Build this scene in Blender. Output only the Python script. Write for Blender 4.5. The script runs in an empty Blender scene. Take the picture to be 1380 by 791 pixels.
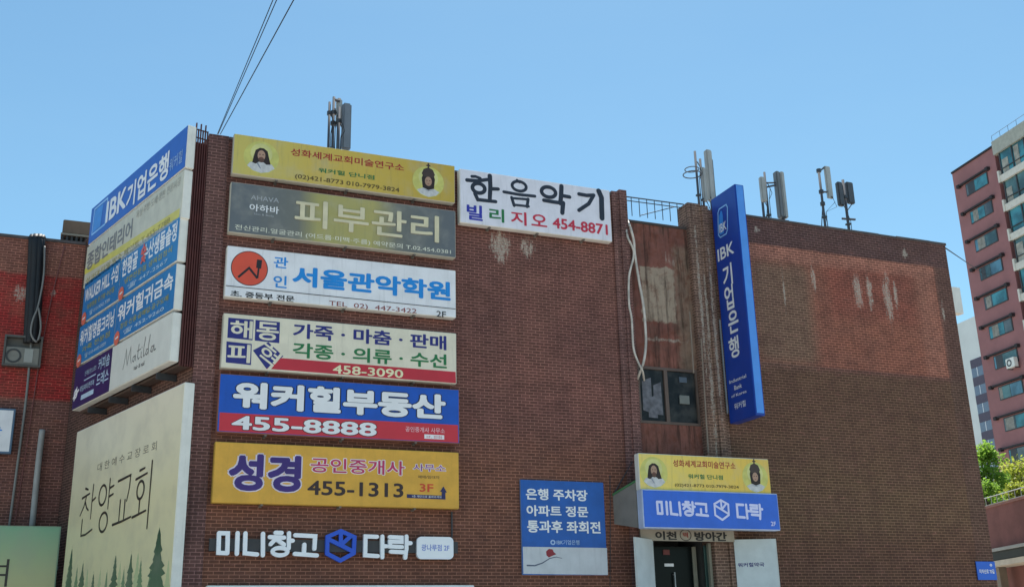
import bpy, bmesh, math, random
from mathutils import Vector, Matrix
random.seed(7)
R = math.radians
sc = bpy.context.scene
COL = sc.collection

# ------------------------------------------------------------------ camera
F_PX, PITCH, ROLL, YAW = 1478.95, 0.312123, -0.0242901, 1.1736998
CAM = Vector((0, -23.6, 1.6))
fw = Vector((math.cos(YAW), math.sin(YAW), 0)); rt = Vector((math.sin(YAW), -math.cos(YAW), 0)); up = Vector((0, 0, 1))
CF = math.cos(PITCH)*fw + math.sin(PITCH)*up
_U = -math.sin(PITCH)*fw + math.cos(PITCH)*up
CX = math.cos(ROLL)*rt + math.sin(ROLL)*_U
CY = -math.sin(ROLL)*rt + math.cos(ROLL)*_U
cd = bpy.data.cameras.new('camera'); cam = bpy.data.objects.new('camera', cd); COL.objects.link(cam)
m3 = Matrix((CX, CY, -CF)).transposed()
cam.matrix_world = Matrix.Translation(CAM) @ m3.to_4x4()
cd.sensor_fit = 'HORIZONTAL'; cd.sensor_width = 36; cd.lens = 36*F_PX/1380
cd.clip_start = .1; cd.clip_end = 6000
sc.camera = cam

# ------------------------------------------------------------------ sky, sun, exposure
SUN_AZ, SUN_EL = 32, 67            # azimuth clockwise from +Y (towards +X)
w = bpy.data.worlds.new('World'); sc.world = w; w.use_nodes = True
nt = w.node_tree; nt.nodes.clear()
sky = nt.nodes.new('ShaderNodeTexSky'); sky.sky_type = 'NISHITA'; sky.sun_disc = False
sky.sun_elevation = R(SUN_EL); sky.sun_rotation = R(SUN_AZ)
sky.altitude = 0; sky.air_density = 1.0; sky.dust_density = 0.3; sky.ozone_density = 2.0
bg = nt.nodes.new('ShaderNodeBackground'); bg.inputs[1].default_value = 0.086
wo = nt.nodes.new('ShaderNodeOutputWorld')
tint = nt.nodes.new('ShaderNodeMix'); tint.data_type = 'RGBA'; tint.blend_type = 'MULTIPLY'; tint.inputs[0].default_value = 1
tint.inputs[7].default_value = (.87, 1.13, 1.06, 1)      # the camera's white balance on the blue
tcd = nt.nodes.new('ShaderNodeTexCoord'); mpg = nt.nodes.new('ShaderNodeMapping'); mpg.inputs['Scale'].default_value = (1.2, 1.8, 5.5); mpg.inputs['Rotation'].default_value = (0, .25, .4)
nz = nt.nodes.new('ShaderNodeTexNoise'); nz.inputs['Scale'].default_value = 1.3; nz.inputs['Detail'].default_value = 5; nz.inputs['Roughness'].default_value = .6
mrg = nt.nodes.new('ShaderNodeMapRange'); mrg.inputs[1].default_value = .38; mrg.inputs[2].default_value = .75; mrg.inputs[4].default_value = .05
hz = nt.nodes.new('ShaderNodeMix'); hz.data_type = 'RGBA'; hz.inputs[7].default_value = (5.0, 5.2, 5.4, 1)      # thin milky air
nt.links.new(tcd.outputs['Generated'], mpg.inputs[0]); nt.links.new(mpg.outputs[0], nz.inputs['Vector']); nt.links.new(nz.outputs[0], mrg.inputs[0]); nt.links.new(mrg.outputs[0], hz.inputs[0])
nt.links.new(sky.outputs[0], hz.inputs[6]); nt.links.new(hz.outputs[2], tint.inputs[6]); nt.links.new(tint.outputs[2], bg.inputs[0]); nt.links.new(bg.outputs[0], wo.inputs[0])
sl = bpy.data.lights.new('sun', 'SUN'); sl.energy = 5.0; sl.angle = R(.5); sl.color = (1, .95, .87)
sun = bpy.data.objects.new('sun', sl); COL.objects.link(sun)
sd = Vector((math.sin(R(SUN_AZ))*math.cos(R(SUN_EL)), math.cos(R(SUN_AZ))*math.cos(R(SUN_EL)), math.sin(R(SUN_EL))))
sun.rotation_euler = sd.to_track_quat('Z', 'Y').to_euler(); sun.location = (0, 0, 60)
sc.view_settings.view_transform = 'Standard'; sc.view_settings.look = 'None'
sc.view_settings.exposure = 0.82; sc.view_settings.gamma = 1; sc.view_settings.use_curve_mapping = False

# ------------------------------------------------------------------ helpers: picking points on real planes
def ray(px, py): return CF + CX*((px-690)/F_PX) - CY*((py-395.5)/F_PX)
def on_plane(px, py, p, n):
    d = ray(px, py); return CAM + d*((Vector(p)-CAM).dot(n)/d.dot(n))
def on_y(px, py, y=0.): return on_plane(px, py, (0, y, 0), Vector((0, 1, 0)))
def zm(x0, y0, s): return lambda x, y: (x0+x/s, y0+y/s)
zA = zm(290, 170, 3.943); zB = zm(290, 320, 3.943); zC = zm(270, 490, 3.632); zD = zm(270, 580, 3.632)
zE = zm(600, 210, 5.308); zF = zm(680, 600, 3.45); zG = zm(850, 590, 3.933); zH = zm(820, 250, 4.396)
zI = zm(820, 420, 4.163); zJ = zm(0, 150, 3.594); zK = zm(0, 330, 3.594); zL = zm(0, 530, 3.031)
zN = zm(900, 190, 5.308); zP = zm(840, 700, 6.27); zW = zm(90, 420, 5.653)

# ------------------------------------------------------------------ helpers: materials
class NB:
    def __init__(s, name):
        s.m = bpy.data.materials.new(name); s.m.use_nodes = True; s.t = s.m.node_tree; s.t.nodes.clear()
        s.out = s.n('ShaderNodeOutputMaterial'); s.b = s.n('ShaderNodeBsdfPrincipled'); s.l(s.b.outputs[0], s.out.inputs[0])
    def n(s, t, **k):
        x = s.t.nodes.new(t)
        for a, v in k.items(): setattr(x, a, v)
        return x
    def l(s, a, b): s.t.links.new(a, b)
    def put(s, inp, v):
        if hasattr(v, 'is_output') or isinstance(v, bpy.types.NodeSocket): s.l(v, inp)
        elif isinstance(v, (tuple, list)) and len(v) == 3 and inp.type == 'RGBA': inp.default_value = (*v, 1)
        else: inp.default_value = v
    def math(s, op, a, b=0, clamp=False):
        x = s.n('ShaderNodeMath', operation=op, use_clamp=clamp); s.put(x.inputs[0], a); s.put(x.inputs[1], b); return x.outputs[0]
    def mr(s, v, a, b, c=0., d=1.):
        x = s.n('ShaderNodeMapRange', interpolation_type='SMOOTHSTEP'); s.put(x.inputs[0], v)
        for i, q in enumerate((a, b, c, d)): x.inputs[i+1].default_value = q
        return x.outputs[0]
    def mix(s, f, a, b, blend='MIX'):
        x = s.n('ShaderNodeMix', data_type='RGBA', blend_type=blend); x.clamp_result = False
        s.put(x.inputs[0], f); s.put(x.inputs[6], a); s.put(x.inputs[7], b); return x.outputs[2]
    def xyz(s, v):
        x = s.n('ShaderNodeSeparateXYZ'); s.l(v, x.inputs[0]); return x.outputs
    def comb(s, a, b, c=0.):
        x = s.n('ShaderNodeCombineXYZ'); s.put(x.inputs[0], a); s.put(x.inputs[1], b); s.put(x.inputs[2], c); return x.outputs[0]
    def noise(s, v, scale, detail=4, rough=.55):
        x = s.n('ShaderNodeTexNoise'); s.l(v, x.inputs['Vector']); x.inputs['Scale'].default_value = scale
        x.inputs['Detail'].default_value = detail; x.inputs['Roughness'].default_value = rough; return x.outputs[0]
    def pos(s): return s.n('ShaderNodeNewGeometry').outputs['Position']
    def objc(s): return s.n('ShaderNodeTexCoord').outputs['Object']
    def bump(s, h, dist=.01, st=.6):
        x = s.n('ShaderNodeBump'); x.inputs['Distance'].default_value = dist; x.inputs['Strength'].default_value = st
        s.l(h, x.inputs['Height']); s.l(x.outputs[0], s.b.inputs['Normal'])
def set_(nb, rough, metal=0., spec=.5):
    nb.b.inputs['Roughness'].default_value = rough; nb.b.inputs['Metallic'].default_value = metal
    nb.b.inputs['Specular IOR Level'].default_value = spec
def srgb(r, g, b):
    return tuple((c/255/12.92 if c/255 <= .04045 else ((c/255+.055)/1.055)**2.4) for c in (r, g, b))
_mc = {}
def M(name, col, rough=.5, metal=0., var=.12, scale=3., streak=.0, spec=.5):
    """a plain painted / plastic / metal surface with mottled dirt and optional run-off streaks"""
    if name in _mc: return _mc[name]
    nb = NB(name); p = nb.pos(); f = nb.noise(p, scale, 5)
    c = nb.mix(nb.mr(f, .3, .7), tuple(x*(1-var) for x in col), tuple(min(1, x*(1+var*.5)) for x in col))
    f2 = nb.noise(p, scale*9, 3)
    c = nb.mix(nb.mr(f2, .35, .75, 0, var*.6), c, tuple(x*.55 for x in col))
    if streak:
        q = nb.xyz(p); v = nb.comb(nb.math('MULTIPLY', nb.math('ADD', q[0], q[1]), 14), nb.math('MULTIPLY', q[2], .9))
        s_ = nb.mr(nb.noise(v, 1, 5, .65), .52, .75, 0, streak)
        c = nb.mix(s_, c, tuple(x*.45+.01 for x in col))
    nb.l(c, nb.b.inputs['Base Color']); set_(nb, rough, metal, spec)
    _mc[name] = nb.m; return nb.m

def brick(name, base, zones=(), drips=(), mortar=2.5, bw=.21, bh=.0735, along=None, streak=.35):
    """stretcher-bond brick; zones = (x0,x1,z0,z1,colour,strength,edge) of other brick / paint; drips = lime run-off"""
    nb = NB(name); p = nb.pos(); q = nb.xyz(p)
    h = nb.math('ADD', q[0], q[1])
    v = nb.comb(h, q[2])
    b = nb.n('ShaderNodeTexBrick'); nb.l(v, b.inputs['Vector'])
    for k, val in (('Scale', 1), ('Mortar Size', .009), ('Mortar Smooth', .25), ('Bias', 0.), ('Brick Width', bw), ('Row Height', bh)): b.inputs[k].default_value = val
    b.inputs['Color1'].default_value = (.80, .78, .78, 1); b.inputs['Color2'].default_value = (1.14, 1.12, 1.12, 1); b.inputs['Mortar'].default_value = (mortar, mortar*1.02, mortar*1.02, 1)
    n1 = nb.noise(p, .35, 5); n2 = nb.noise(p, 2.2, 6, .65)
    vs = nb.comb(nb.math('MULTIPLY', h, 5), nb.math('MULTIPLY', q[2], .35))
    n3 = nb.noise(vs, 1, 6, .65)
    wob = nb.math('MULTIPLY', nb.math('SUBTRACT', nb.noise(p, 3., 4), .5), .16)
    c = nb.mix(nb.mr(n1, .32, .7), tuple(x*.78 for x in base), (base[0]*1.2, base[1]*1.12, base[2]*1.02))
    def box(x0, x1, z0, z1, e):
        X = nb.math('ADD', q[0], wob) if e > .021 else q[0]; Z = nb.math('ADD', q[2], wob) if e > .021 else q[2]
        a = nb.math('MULTIPLY', nb.mr(X, x0-e, x0+e), nb.mr(X, x1-e, x1+e, 1, 0))
        return nb.math('MULTIPLY', a, nb.math('MULTIPLY', nb.mr(Z, z0-e, z0+e), nb.mr(Z, z1-e, z1+e, 1, 0)))
    for (x0, x1, z0, z1, col, st, e) in zones:
        c = nb.mix(nb.math('MULTIPLY', box(x0, x1, z0, z1, e), st), c, col)
    # tired mortar, odd bricks and broad weather patches
    nw = nb.noise(nb.comb(nb.math('MULTIPLY', h, .9), nb.math('MULTIPLY', q[2], 1.3)), 1, 6, .6)
    c = nb.mix(nb.mr(nw, .42, .66, 0, .30), c, (base[0]*.9, base[1]*.98, base[2]*.86))
    c = nb.mix(nb.mr(nb.noise(nb.comb(nb.math('MULTIPLY', h, 3.), nb.math('MULTIPLY', q[2], 9.)), 1, 2), .62, .7, 0, .28), c, (base[0]*1.7, base[1]*1.5, base[2]*1.4))
    c = nb.mix(1., c, b.outputs['Color'], 'MULTIPLY')
    c = nb.mix(nb.mr(n2, .4, .72, 0, .4), c, tuple(x*.5 for x in base))
    c = nb.mix(nb.mr(n3, .5, .78, 0, streak), c, tuple(x*.42 for x in base))
    if drips:
        tot = None
        sv = nb.comb(nb.math('MULTIPLY', q[0], 11), nb.math('MULTIPLY', q[2], 2.2))
        ns = nb.math('ADD', nb.math('MULTIPLY', nb.math('SUBTRACT', nb.noise(sv, 1, 7, .75), .5), 6.5), nb.math('MULTIPLY', nb.math('SUBTRACT', nb.noise(p, 14, 5, .7), .5), 4.))
        for (cx, cz, rx, rz) in drips:
            dx = nb.math('POWER', nb.math('DIVIDE', nb.math('SUBTRACT', q[0], cx), rx), 2)
            dz = nb.math('POWER', nb.math('DIVIDE', nb.math('SUBTRACT', q[2], cz), rz), 2)
            e = nb.mr(nb.math('ADD', nb.math('ADD', dx, dz), ns), .0, 1.0, 1, 0)
            tot = e if tot is None else nb.math('MAXIMUM', tot, e)
        tot = nb.math('MULTIPLY', tot, nb.mr(b.outputs['Fac'], 0, 1, 1, .35)); tot = nb.math('MULTIPLY', tot, nb.mr(nb.noise(p, 22, 5, .75), .34, .56, .25, 1))
        c = nb.mix(nb.math('MULTIPLY', tot, .92), c, (.50, .45, .38))
    nb.l(c, nb.b.inputs['Base Color']); set_(nb, .85, 0, .25)
    nb.bump(nb.math('ADD', nb.math('MULTIPLY', b.outputs['Fac'], -1.), nb.math('MULTIPLY', n2, .4)), .012, .8)
    return nb.m
def grad_x(name, stops, rough=.35):
    """printed sign sheet whose ink shades across its width (object X)"""
    nb = NB(name); q = nb.xyz(nb.objc()); r = nb.n('ShaderNodeValToRGB')
    x0, x1 = stops[0][0], stops[-1][0]
    nb.l(nb.mr(q[0], x0, x1), r.inputs[0])
    while len(r.color_ramp.elements) < len(stops): r.color_ramp.elements.new(.5)
    for e, (x, c) in zip(r.color_ramp.elements, stops): e.position = (x-x0)/(x1-x0); e.color = (*c, 1)
    pp = nb.pos(); qq = nb.xyz(pp); sv = nb.comb(nb.math('MULTIPLY', qq[0], 13), nb.math('MULTIPLY', qq[2], .9))
    c2 = nb.mix(nb.mr(nb.noise(sv, 1, 5, .65), .5, .75, 0, .3), r.outputs[0], (.16, .15, .11)); c2 = nb.mix(nb.mr(nb.noise(pp, 2.2, 5), .45, .75, 0, .25), c2, (.5, .48, .40))
    nb.l(c2, nb.b.inputs['Base Color']); set_(nb, rough); return nb.m
def grad_z(name, stops, rough=.35):
    nb = NB(name); q = nb.xyz(nb.objc()); r = nb.n('ShaderNodeValToRGB')
    z0, z1 = stops[0][0], stops[-1][0]
    m = nb.n('ShaderNodeMapRange'); nb.l(q[2], m.inputs[0]); m.inputs[1].default_value = z0; m.inputs[2].default_value = z1; nb.l(m.outputs[0], r.inputs[0])
    while len(r.color_ramp.elements) < len(stops): r.color_ramp.elements.new(.5)
    for e, (z, c) in zip(r.color_ramp.elements, stops): e.position = (z-z0)/(z1-z0); e.color = (*c, 1)
    c2 = nb.mix(nb.mr(nb.noise(nb.pos(), 1.5, 5), .4, .75, 0, .25), r.outputs[0], (.35, .33, .28))
    nb.l(c2, nb.b.inputs['Base Color']); set_(nb, rough); return nb.m

# ------------------------------------------------------------------ helpers: meshes
class MB:
    """collects faces in WORLD (or parent-local) coordinates"""
    def __init__(s): s.v = []; s.f = []
    def poly(s, pts): i = len(s.v); s.v += [tuple(p) for p in pts]; s.f.append(tuple(range(i, i+len(pts))))
    def box(s, x0, x1, y0, y1, z0, z1):
        i = len(s.v); s.v += [(x, y, z) for z in (z0, z1) for (x, y) in ((x0, y0), (x1, y0), (x1, y1), (x0, y1))]
        s.f += [tuple(i+k for k in q) for q in ((3, 2, 1, 0), (4, 5, 6, 7), (0, 1, 5, 4), (1, 2, 6, 5), (2, 3, 7, 6), (3, 0, 4, 7))]
    def obox(s, o, ax, ay, az):
        """box from corner o along three edge vectors"""
        o, ax, ay, az = map(Vector, (o, ax, ay, az)); i = len(s.v)
        s.v += [tuple(o+a+c) for c in (Vector(), az) for a in (Vector(), ax, ax+ay, ay)]
        s.f += [tuple(i+k for k in q) for q in ((3, 2, 1, 0), (4, 5, 6, 7), (0, 1, 5, 4), (1, 2, 6, 5), (2, 3, 7, 6), (3, 0, 4, 7))]
    def prism(s, pts, d):
        """closed prism: polygon pts swept by vector d"""
        n = len(pts); i = len(s.v); d = Vector(d)
        s.v += [tuple(p) for p in pts] + [tuple(Vector(p)+d) for p in pts]
        s.f.append(tuple(i+k for k in range(n))); s.f.append(tuple(i+n+k for k in reversed(range(n))))
        for k in range(n): k2 = (k+1) % n; s.f.append((i+k, i+n+k, i+n+k2, i+k2))
    def tube(s, pts, r, n=8, r1=None):
        pts = [Vector(p) for p in pts]; i0 = len(s.v)
        for k, p in enumerate(pts):
            t = (pts[min(k+1, len(pts)-1)]-pts[max(k-1, 0)]).normalized()
            a = t.cross(Vector((0, 0, 1)) if abs(t.z) < .9 else Vector((1, 0, 0))).normalized(); b = t.cross(a)
            rr = r if r1 is None else r+(r1-r)*k/(len(pts)-1)
            s.v += [tuple(p+a*math.cos(2*math.pi*j/n)*rr+b*math.sin(2*math.pi*j/n)*rr) for j in range(n)]
        for k in range(len(pts)-1):
            for j in range(n): a = i0+k*n; s.f.append((a+j, a+(j+1) % n, a+n+(j+1) % n, a+n+j))
        s.f.append(tuple(i0+j for j in reversed(range(n)))); s.f.append(tuple(i0+(len(pts)-1)*n+j for j in range(n)))
    def build(s, name, mat, parent=None, bevel=0, local=False, smooth=False):
        me = bpy.data.meshes.new(name)
        vs = s.v
        if parent is not None and not local:
            inv = WM[parent.name].inverted(); vs = [tuple(inv @ Vector(v)) for v in vs]
        me.from_pydata(vs, [], s.f)
        bm = bmesh.new(); bm.from_mesh(me)
        if bevel:
            bmesh.ops.recalc_face_normals(bm, faces=bm.faces[:])
            bmesh.ops.bevel(bm, geom=bm.edges[:], offset=bevel, segments=2, affect='EDGES', clamp_overlap=True)
        bmesh.ops.recalc_face_normals(bm, faces=bm.faces[:])
        if smooth:
            for f in bm.faces: f.smooth = len(f.verts) == 4
        bm.to_mesh(me); bm.free(); me.materials.append(mat)
        o = bpy.data.objects.new(name, me); COL.objects.link(o)
        if parent is not None: o.parent = parent; WM[o.name] = WM[parent.name].copy()
        else: WM[o.name] = Matrix()
        return o
WM = {}
def thing(name, label, cat, loc, rz=0., group=None):
    o = bpy.data.objects.new(name, None); COL.objects.link(o); o.location = loc; o.rotation_euler = (0, 0, rz); o.empty_display_size = .2
    o['label'] = label; o['category'] = cat
    if group: o['group'] = group
    WM[o.name] = Matrix.Translation(Vector(loc)) @ Matrix.Rotation(rz, 4, 'Z'); return o
def tag(o, label, cat, group=None):
    o['label'] = label; o['category'] = cat
    if group: o['group'] = group
    return o
def recenter(o):
    """put a one-mesh thing's origin at its base"""
    me = o.data; xs = [v.co for v in me.vertices]
    c = Vector(((min(v.x for v in xs)+max(v.x for v in xs))/2, (min(v.y for v in xs)+max(v.y for v in xs))/2, min(v.z for v in xs)))
    me.transform(Matrix.Translation(-c)); o.location = c; WM[o.name] = Matrix.Translation(c); return o
def structure(name, mb, mat): o = mb.build(name, mat); o['kind'] = 'structure'; return o

# ------------------------------------------------------------------ helpers: signs
class Sign:
    """a box sign; local X to the right along its face, local Z up, face at local y = 0 looking along -Y"""
    def __init__(s, name, label, cat, o, rz, tl, br, depth, rim, face, group=None, wall=None, facename='face_panel', inset=.014):
        s.rz = rz; ex = Vector((math.cos(rz), math.sin(rz), 0)); s.n = Vector((-math.sin(rz), math.cos(rz), 0)); o = Vector(o)
        if isinstance(tl[0], tuple) or tl[0] is None: pass
        a = on_plane(*tl, o, s.n); b = on_plane(*br, o, s.n)
        xa, xb = (a-o).dot(ex), (b-o).dot(ex)
        s.w, s.h = xb-xa, a.z-b.z
        base = o+ex*((xa+xb)/2); base.z = b.z
        s.o = base; s.ex = ex
        s.root = thing(name, label, cat, base, rz, group)
        W, H = s.w/2, s.h
        if depth:
            c = MB(); c.box(-W, W, 0, depth, 0, H); s.cab = c.build('cabinet', rim, s.root, bevel=min(.012, depth*.1), local=True)
        f = MB(); f.box(-W+inset, W-inset, -.007, -.0005, inset, H-inset); s.face = f.build(facename, face, s.root, local=True)
        if wall:
            for sx in (-.62, .0, .62):
                k = MB(); k.box(sx*W-.03, sx*W+.03, depth+.001, wall, -.05, .03); k.box(sx*W-.025, sx*W+.025, .03, depth+.02, -.035, -.002)
                k.build('bracket', M('bracket steel', (.22, .2, .18), .6, .4), s.root, local=True)
        s.k = 0
    def p(s, q):
        w_ = on_plane(*q, s.o, s.n)-s.o; return w_.dot(s.ex), w_.z
    def lift(s): s.k += 1; return -.009-.0016*(s.k % 5)
    def shape(s, name, pts, mat, px=True, y=None, par=None):
        q = [s.p(a) for a in pts] if px else pts
        y = s.lift() if y is None else y
        m = MB(); m.prism([(x, y, z) for x, z in q], (0, .0012, 0)); return m.build(name, mat, par or s.root, local=True)
    def rect(s, name, tl, br, mat, **k):
        (x0, z1), (x1, z0) = s.p(tl), s.p(br); return s.shape(name, [(x0, z0), (x1, z0), (x1, z1), (x0, z1)], mat, px=False, **k)
    def disc(s, name, c, r, mat, n=40, sy=1., y=None, par=None, px=True):
        x, z = s.p(c) if px else c
        return s.shape(name, [(x+r*math.cos(2*math.pi*i/n), z+r*sy*math.sin(2*math.pi*i/n)) for i in range(n)], mat, px=False, y=y, par=par)
    def text(s, body, tl, br, mat, bold=.02, y=None, name='lettering', px=True, par=None, rot=0., depth=.001, slant=0.):
        (x0, z1), (x1, z0) = (s.p(tl), s.p(br)) if px else (tl, br)
        y = s.lift() if y is None else y
        me, lay = text_mesh(body, bold, depth > .002); xs = [v.co.x for v in me.vertices]; ys = [v.co.y for v in me.vertices]
        a0, a1, b0, b1 = min(xs), max(xs), min(ys), max(ys)
        for v, k_ in zip(me.vertices, lay):
            fx = (v.co.x-a0)/(a1-a0); fy = (v.co.y-b0)/(b1-b0)
            X, Z = x0+fx*(x1-x0)+slant*fy*(z1-z0), z0+fy*(z1-z0)
            if rot:
                cx, cz = (x0+x1)/2, (z0+z1)/2; dx, dz = X-cx, Z-cz
                X, Z = cx+dx*math.cos(rot)-dz*math.sin(rot), cz+dx*math.sin(rot)+dz*math.cos(rot)
            v.co = (X, y-.00013*k_-(depth if v.co.z > 0 else 0), Z)
        me.materials.append(mat); me.name = name
        o = bpy.data.objects.new(name, me); COL.objects.link(o); o.parent = par or s.root; return o
    def strokes(s, name, lst, width, mat, px=None, y=None, thick=.001, taper=1., round_=True, par=None):
        """brush / channel strokes; lst of polylines or ('o', c, rx, ry) rings; px maps zoom points"""
        m = MB(); y = s.lift() if y is None else y
        P = (lambda a: s.p(px(*a))) if px else (lambda a: a)
        for i, st in enumerate(lst):
            yy = y-.0002*i
            wd = width
            if st[0] == 'o':
                c = P(st[1]); rx = abs(P((st[1][0]+st[2], st[1][1]))[0]-c[0]); rz = abs(P((st[1][0], st[1][1]+st[3]))[1]-c[1]); n = 32
                ring(m, c, rx, rz, wd, yy, thick, n)
            else:
                if st[0] == 'w': wd = width*st[1]; st = st[2]
                Q = [P(a) for a in st]
                if len(Q) > 3 and Q[0] == Q[-1]:
                    h = len(Q)//2; stroke(m, Q[:h+1], wd, yy, thick, taper, round_); stroke(m, Q[h:], wd, yy-.0001, thick, taper, round_)
                else: stroke(m, Q, wd, yy, thick, taper, round_)
        return m.build(name, mat, par or s.root, local=True)
def ring(m, c, rx, rz, wd, y, t, n):
    i0 = len(m.v); h = wd/2
    for j in range(n):
        a = 2*math.pi*j/n; ca, sa = math.cos(a), math.sin(a)
        for r1, r2, yy in ((rx-h, rz-h, y), (rx+h, rz+h, y), (rx+h, rz+h, y+t), (rx-h, rz-h, y+t)): m.v.append((c[0]+r1*ca, yy, c[1]+r2*sa))
    for j in range(n):
        a, b = i0+4*j, i0+4*((j+1) % n)
        for k in range(4): m.f.append((a+k, a+(k+1) % 4, b+(k+1) % 4, b+k))
def stroke(m, pts, wd, y, t, taper, rnd):
    pts = [Vector((p[0], p[1])) for p in pts]; n = len(pts); L_, R_ = [], []
    for i, p in enumerate(pts):
        d0 = (pts[i]-pts[i-1]).normalized() if i else None; d1 = (pts[i+1]-pts[i]).normalized() if i < n-1 else None
        hw = wd/2*(1+(taper-1)*i/(n-1))
        if d0 is None: nn = Vector((-d1.y, d1.x)); k = 1
        elif d1 is None: nn = Vector((-d0.y, d0.x)); k = 1
        else:
            n0, n1 = Vector((-d0.y, d0.x)), Vector((-d1.y, d1.x)); nn = (n0+n1)
            if nn.length < 1e-4: nn = n0
            nn.normalize(); k = 1/max(.45, nn.dot(n0))
        L_.append(p+nn*hw*k); R_.append(p-nn*hw*k)
    def cap(p, d, hw):
        a0 = math.atan2(d.y, d.x)
        return [p+Vector((math.cos(a), math.sin(a)))*hw for a in [a0+math.pi/2-math.pi*j/6 for j in range(1, 6)]]
    poly = list(L_)
    if rnd: poly += cap(pts[-1], (pts[-1]-pts[-2]).normalized(), wd/2*taper)
    poly += R_[::-1]
    if rnd: poly += cap(pts[0], (pts[0]-pts[1]).normalized(), wd/2)
    m.prism([(q.x, y, q.y) for q in poly], (0, t, 0))
_tc = {}
def text_mesh(body, bold, solid=False):
    """glyph outlines as a mesh; weight is added by laying slightly shifted copies over each other"""
    key = (body, solid)
    if key not in _tc:
        c = bpy.data.curves.new('tmp', 'FONT'); c.body = body; c.resolution_u = 3; c.extrude = .01 if solid else 0.; c.align_x = 'LEFT'
        o = bpy.data.objects.new('tmp', c); me = bpy.data.meshes.new_from_object(o)
        _tc[key] = ([tuple(v.co) for v in me.vertices], [tuple(p.vertices) for p in me.polygons])
        bpy.data.objects.remove(o); bpy.data.curves.remove(c); bpy.data.meshes.remove(me)
    V, F = _tc[key]
    nk = 1 if bold <= 0 else (5 if bold < .02 else 9)
    sh = [(0, 0)]+[(bold*math.cos(2*math.pi*k/(nk-1)+.4), bold*math.sin(2*math.pi*k/(nk-1)+.4)) for k in range(nk-1)]
    vs, fs, lay = [], [], []
    for k, (dx, dy) in enumerate(sh):
        n0 = len(vs); vs += [(x+dx, y+dy, z) for x, y, z in V]; lay += [k]*len(V); fs += [tuple(i+n0 for i in f) for f in F]
    me = bpy.data.meshes.new('lettering'); me.from_pydata(vs, [], fs)
    return me, lay

# ------------------------------------------------------------------ palette
WHITE = M('sign white', srgb(236, 236, 240), .35, var=.07, streak=.3)
ALU = M('sign aluminium frame', srgb(205, 200, 185), .45, .0, var=.1, streak=.2)
ALUW = M('white sign cabinet', srgb(236, 234, 226), .4, var=.08, streak=.2)
STEEL = M('galvanised steel', (.36, .37, .38), .45, .7, var=.2)
DSTEEL = M('dark steel', (.07, .075, .085), .5, .4, var=.2)
NAVY = M('navy ink', srgb(42, 42, 122), .4, var=.05)
BLACK = M('black ink', srgb(34, 32, 34), .45, var=.05)
PALE = M('pale vinyl', srgb(238, 238, 240), .4, var=.04)
GREEN = M('green ink', srgb(38, 118, 66), .4, var=.05)
REDI = M('dark red ink', srgb(165, 45, 40), .4, var=.05)
CRIM = M('crimson ink', srgb(200, 48, 72), .4, var=.05)
BLUEI = M('sky blue ink', srgb(32, 140, 222), .4, var=.05)
BROWN_PAINT = M('brown painted steel', srgb(92, 48, 44), .6, .2, var=.2, streak=.3)
DARK_GLASS = None

# ------------------------------------------------------------------ ground
g = MB(); g.poly([(-3000, -3000, 0), (3000, -3000, 0), (3000, 3000, 0), (-3000, 3000, 0)])
structure('ground', g, M('pale concrete ground', (.30, .285, .26), .9, var=.25, scale=.4))
g = MB(); g.poly([(-200, -20, .004), (200, -20, .004), (200, -13, .004), (-200, -13, .004)])
structure('road', g, M('worn asphalt', (.085, .083, .08), .9, var=.3, scale=1.2))
g = MB(); g.box(-200, 200, -13, 30, -.2, .14)
structure('pavement', g, M('concrete paving', (.46, .42, .37), .9, var=.2, scale=1.))  # unseen forecourt, widened in pale concrete to bounce sunlight onto the facade
g = MB(); g.box(-200, 200, -28, -20, -.2, .12)
structure('pavement_across', g, M('concrete paving', (.40, .375, .34), .9))
g = MB()
for k in range(-40, 40): g.poly([(k*5, -16.57, .008), (k*5+3, -16.57, .008), (k*5+3, -16.43, .008), (k*5, -16.43, .008)])
structure('road_marking', g, M('worn road paint', (.75, .73, .68), .8))

# ------------------------------------------------------------------ main brick building
T0 = 12.91
C0 = Vector((2.47, 0, 0)); LA = R(107.0); Ldir = Vector((math.cos(LA), math.sin(LA), 0)); Nout = Vector((-Ldir.y, Ldir.x, 0))
P_DARK, P_PURP = srgb(84, 62, 58), srgb(92, 70, 70)
facade_zones = [
    (2, 13.3, -1, 6.2, srgb(114, 76, 60), .8, .8), (15.6, 25, -1, 8.6, srgb(94, 72, 56), .85, .15),
    (15.6, 25, -1, 6.0, srgb(102, 80, 60), .6, .6), (15.6, 25, -1, 4.2, srgb(90, 62, 51), .6, .5),
    (16.96, 23.46, 8.68, 12.05, srgb(136, 86, 70), .92, .02), (16.96, 18.9, 8.68, 11.55, srgb(108, 86, 72), .6, .3),
    (16.9, 25, 12.05, 13, srgb(84, 64, 62), .85, .02), (23.46, 25, -1, 12.05, srgb(88, 68, 60), .7, .03),
    (16.98, 23.44, 11.62, 12.03, srgb(156, 106, 90), .8, .05), (22.7, 23.44, 8.72, 12.03, srgb(154, 104, 88), .7, .18), (16.98, 18.85, 8.72, 11.5, srgb(110, 92, 76), .55, .3),
    (19.5, 22.6, 10.2, 11.7, srgb(126, 70, 60), .6, .3)]
facade_drips = [(19.05, 11.25, .09, .42), (20.55, 11.0, .16, .5), (20.95, 11.0, .1, .55), (21.6, 10.85, .16, .75), (21.9, 11.0, .08, .5), (22.45, 12.35, .13, .16),
    (9.6, 11.05, .28, .42), (10.35, 11.12, .2, .26), (18.0, 10.7, .03, .7), (17.3, 12.45, .08, .1), (23.6, 10.7, .05, .3)]
BR = brick('purple brown facing brick', srgb(108, 75, 70), facade_zones, facade_drips)
BRS = brick('left wall brick', srgb(92, 69, 63))
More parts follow.
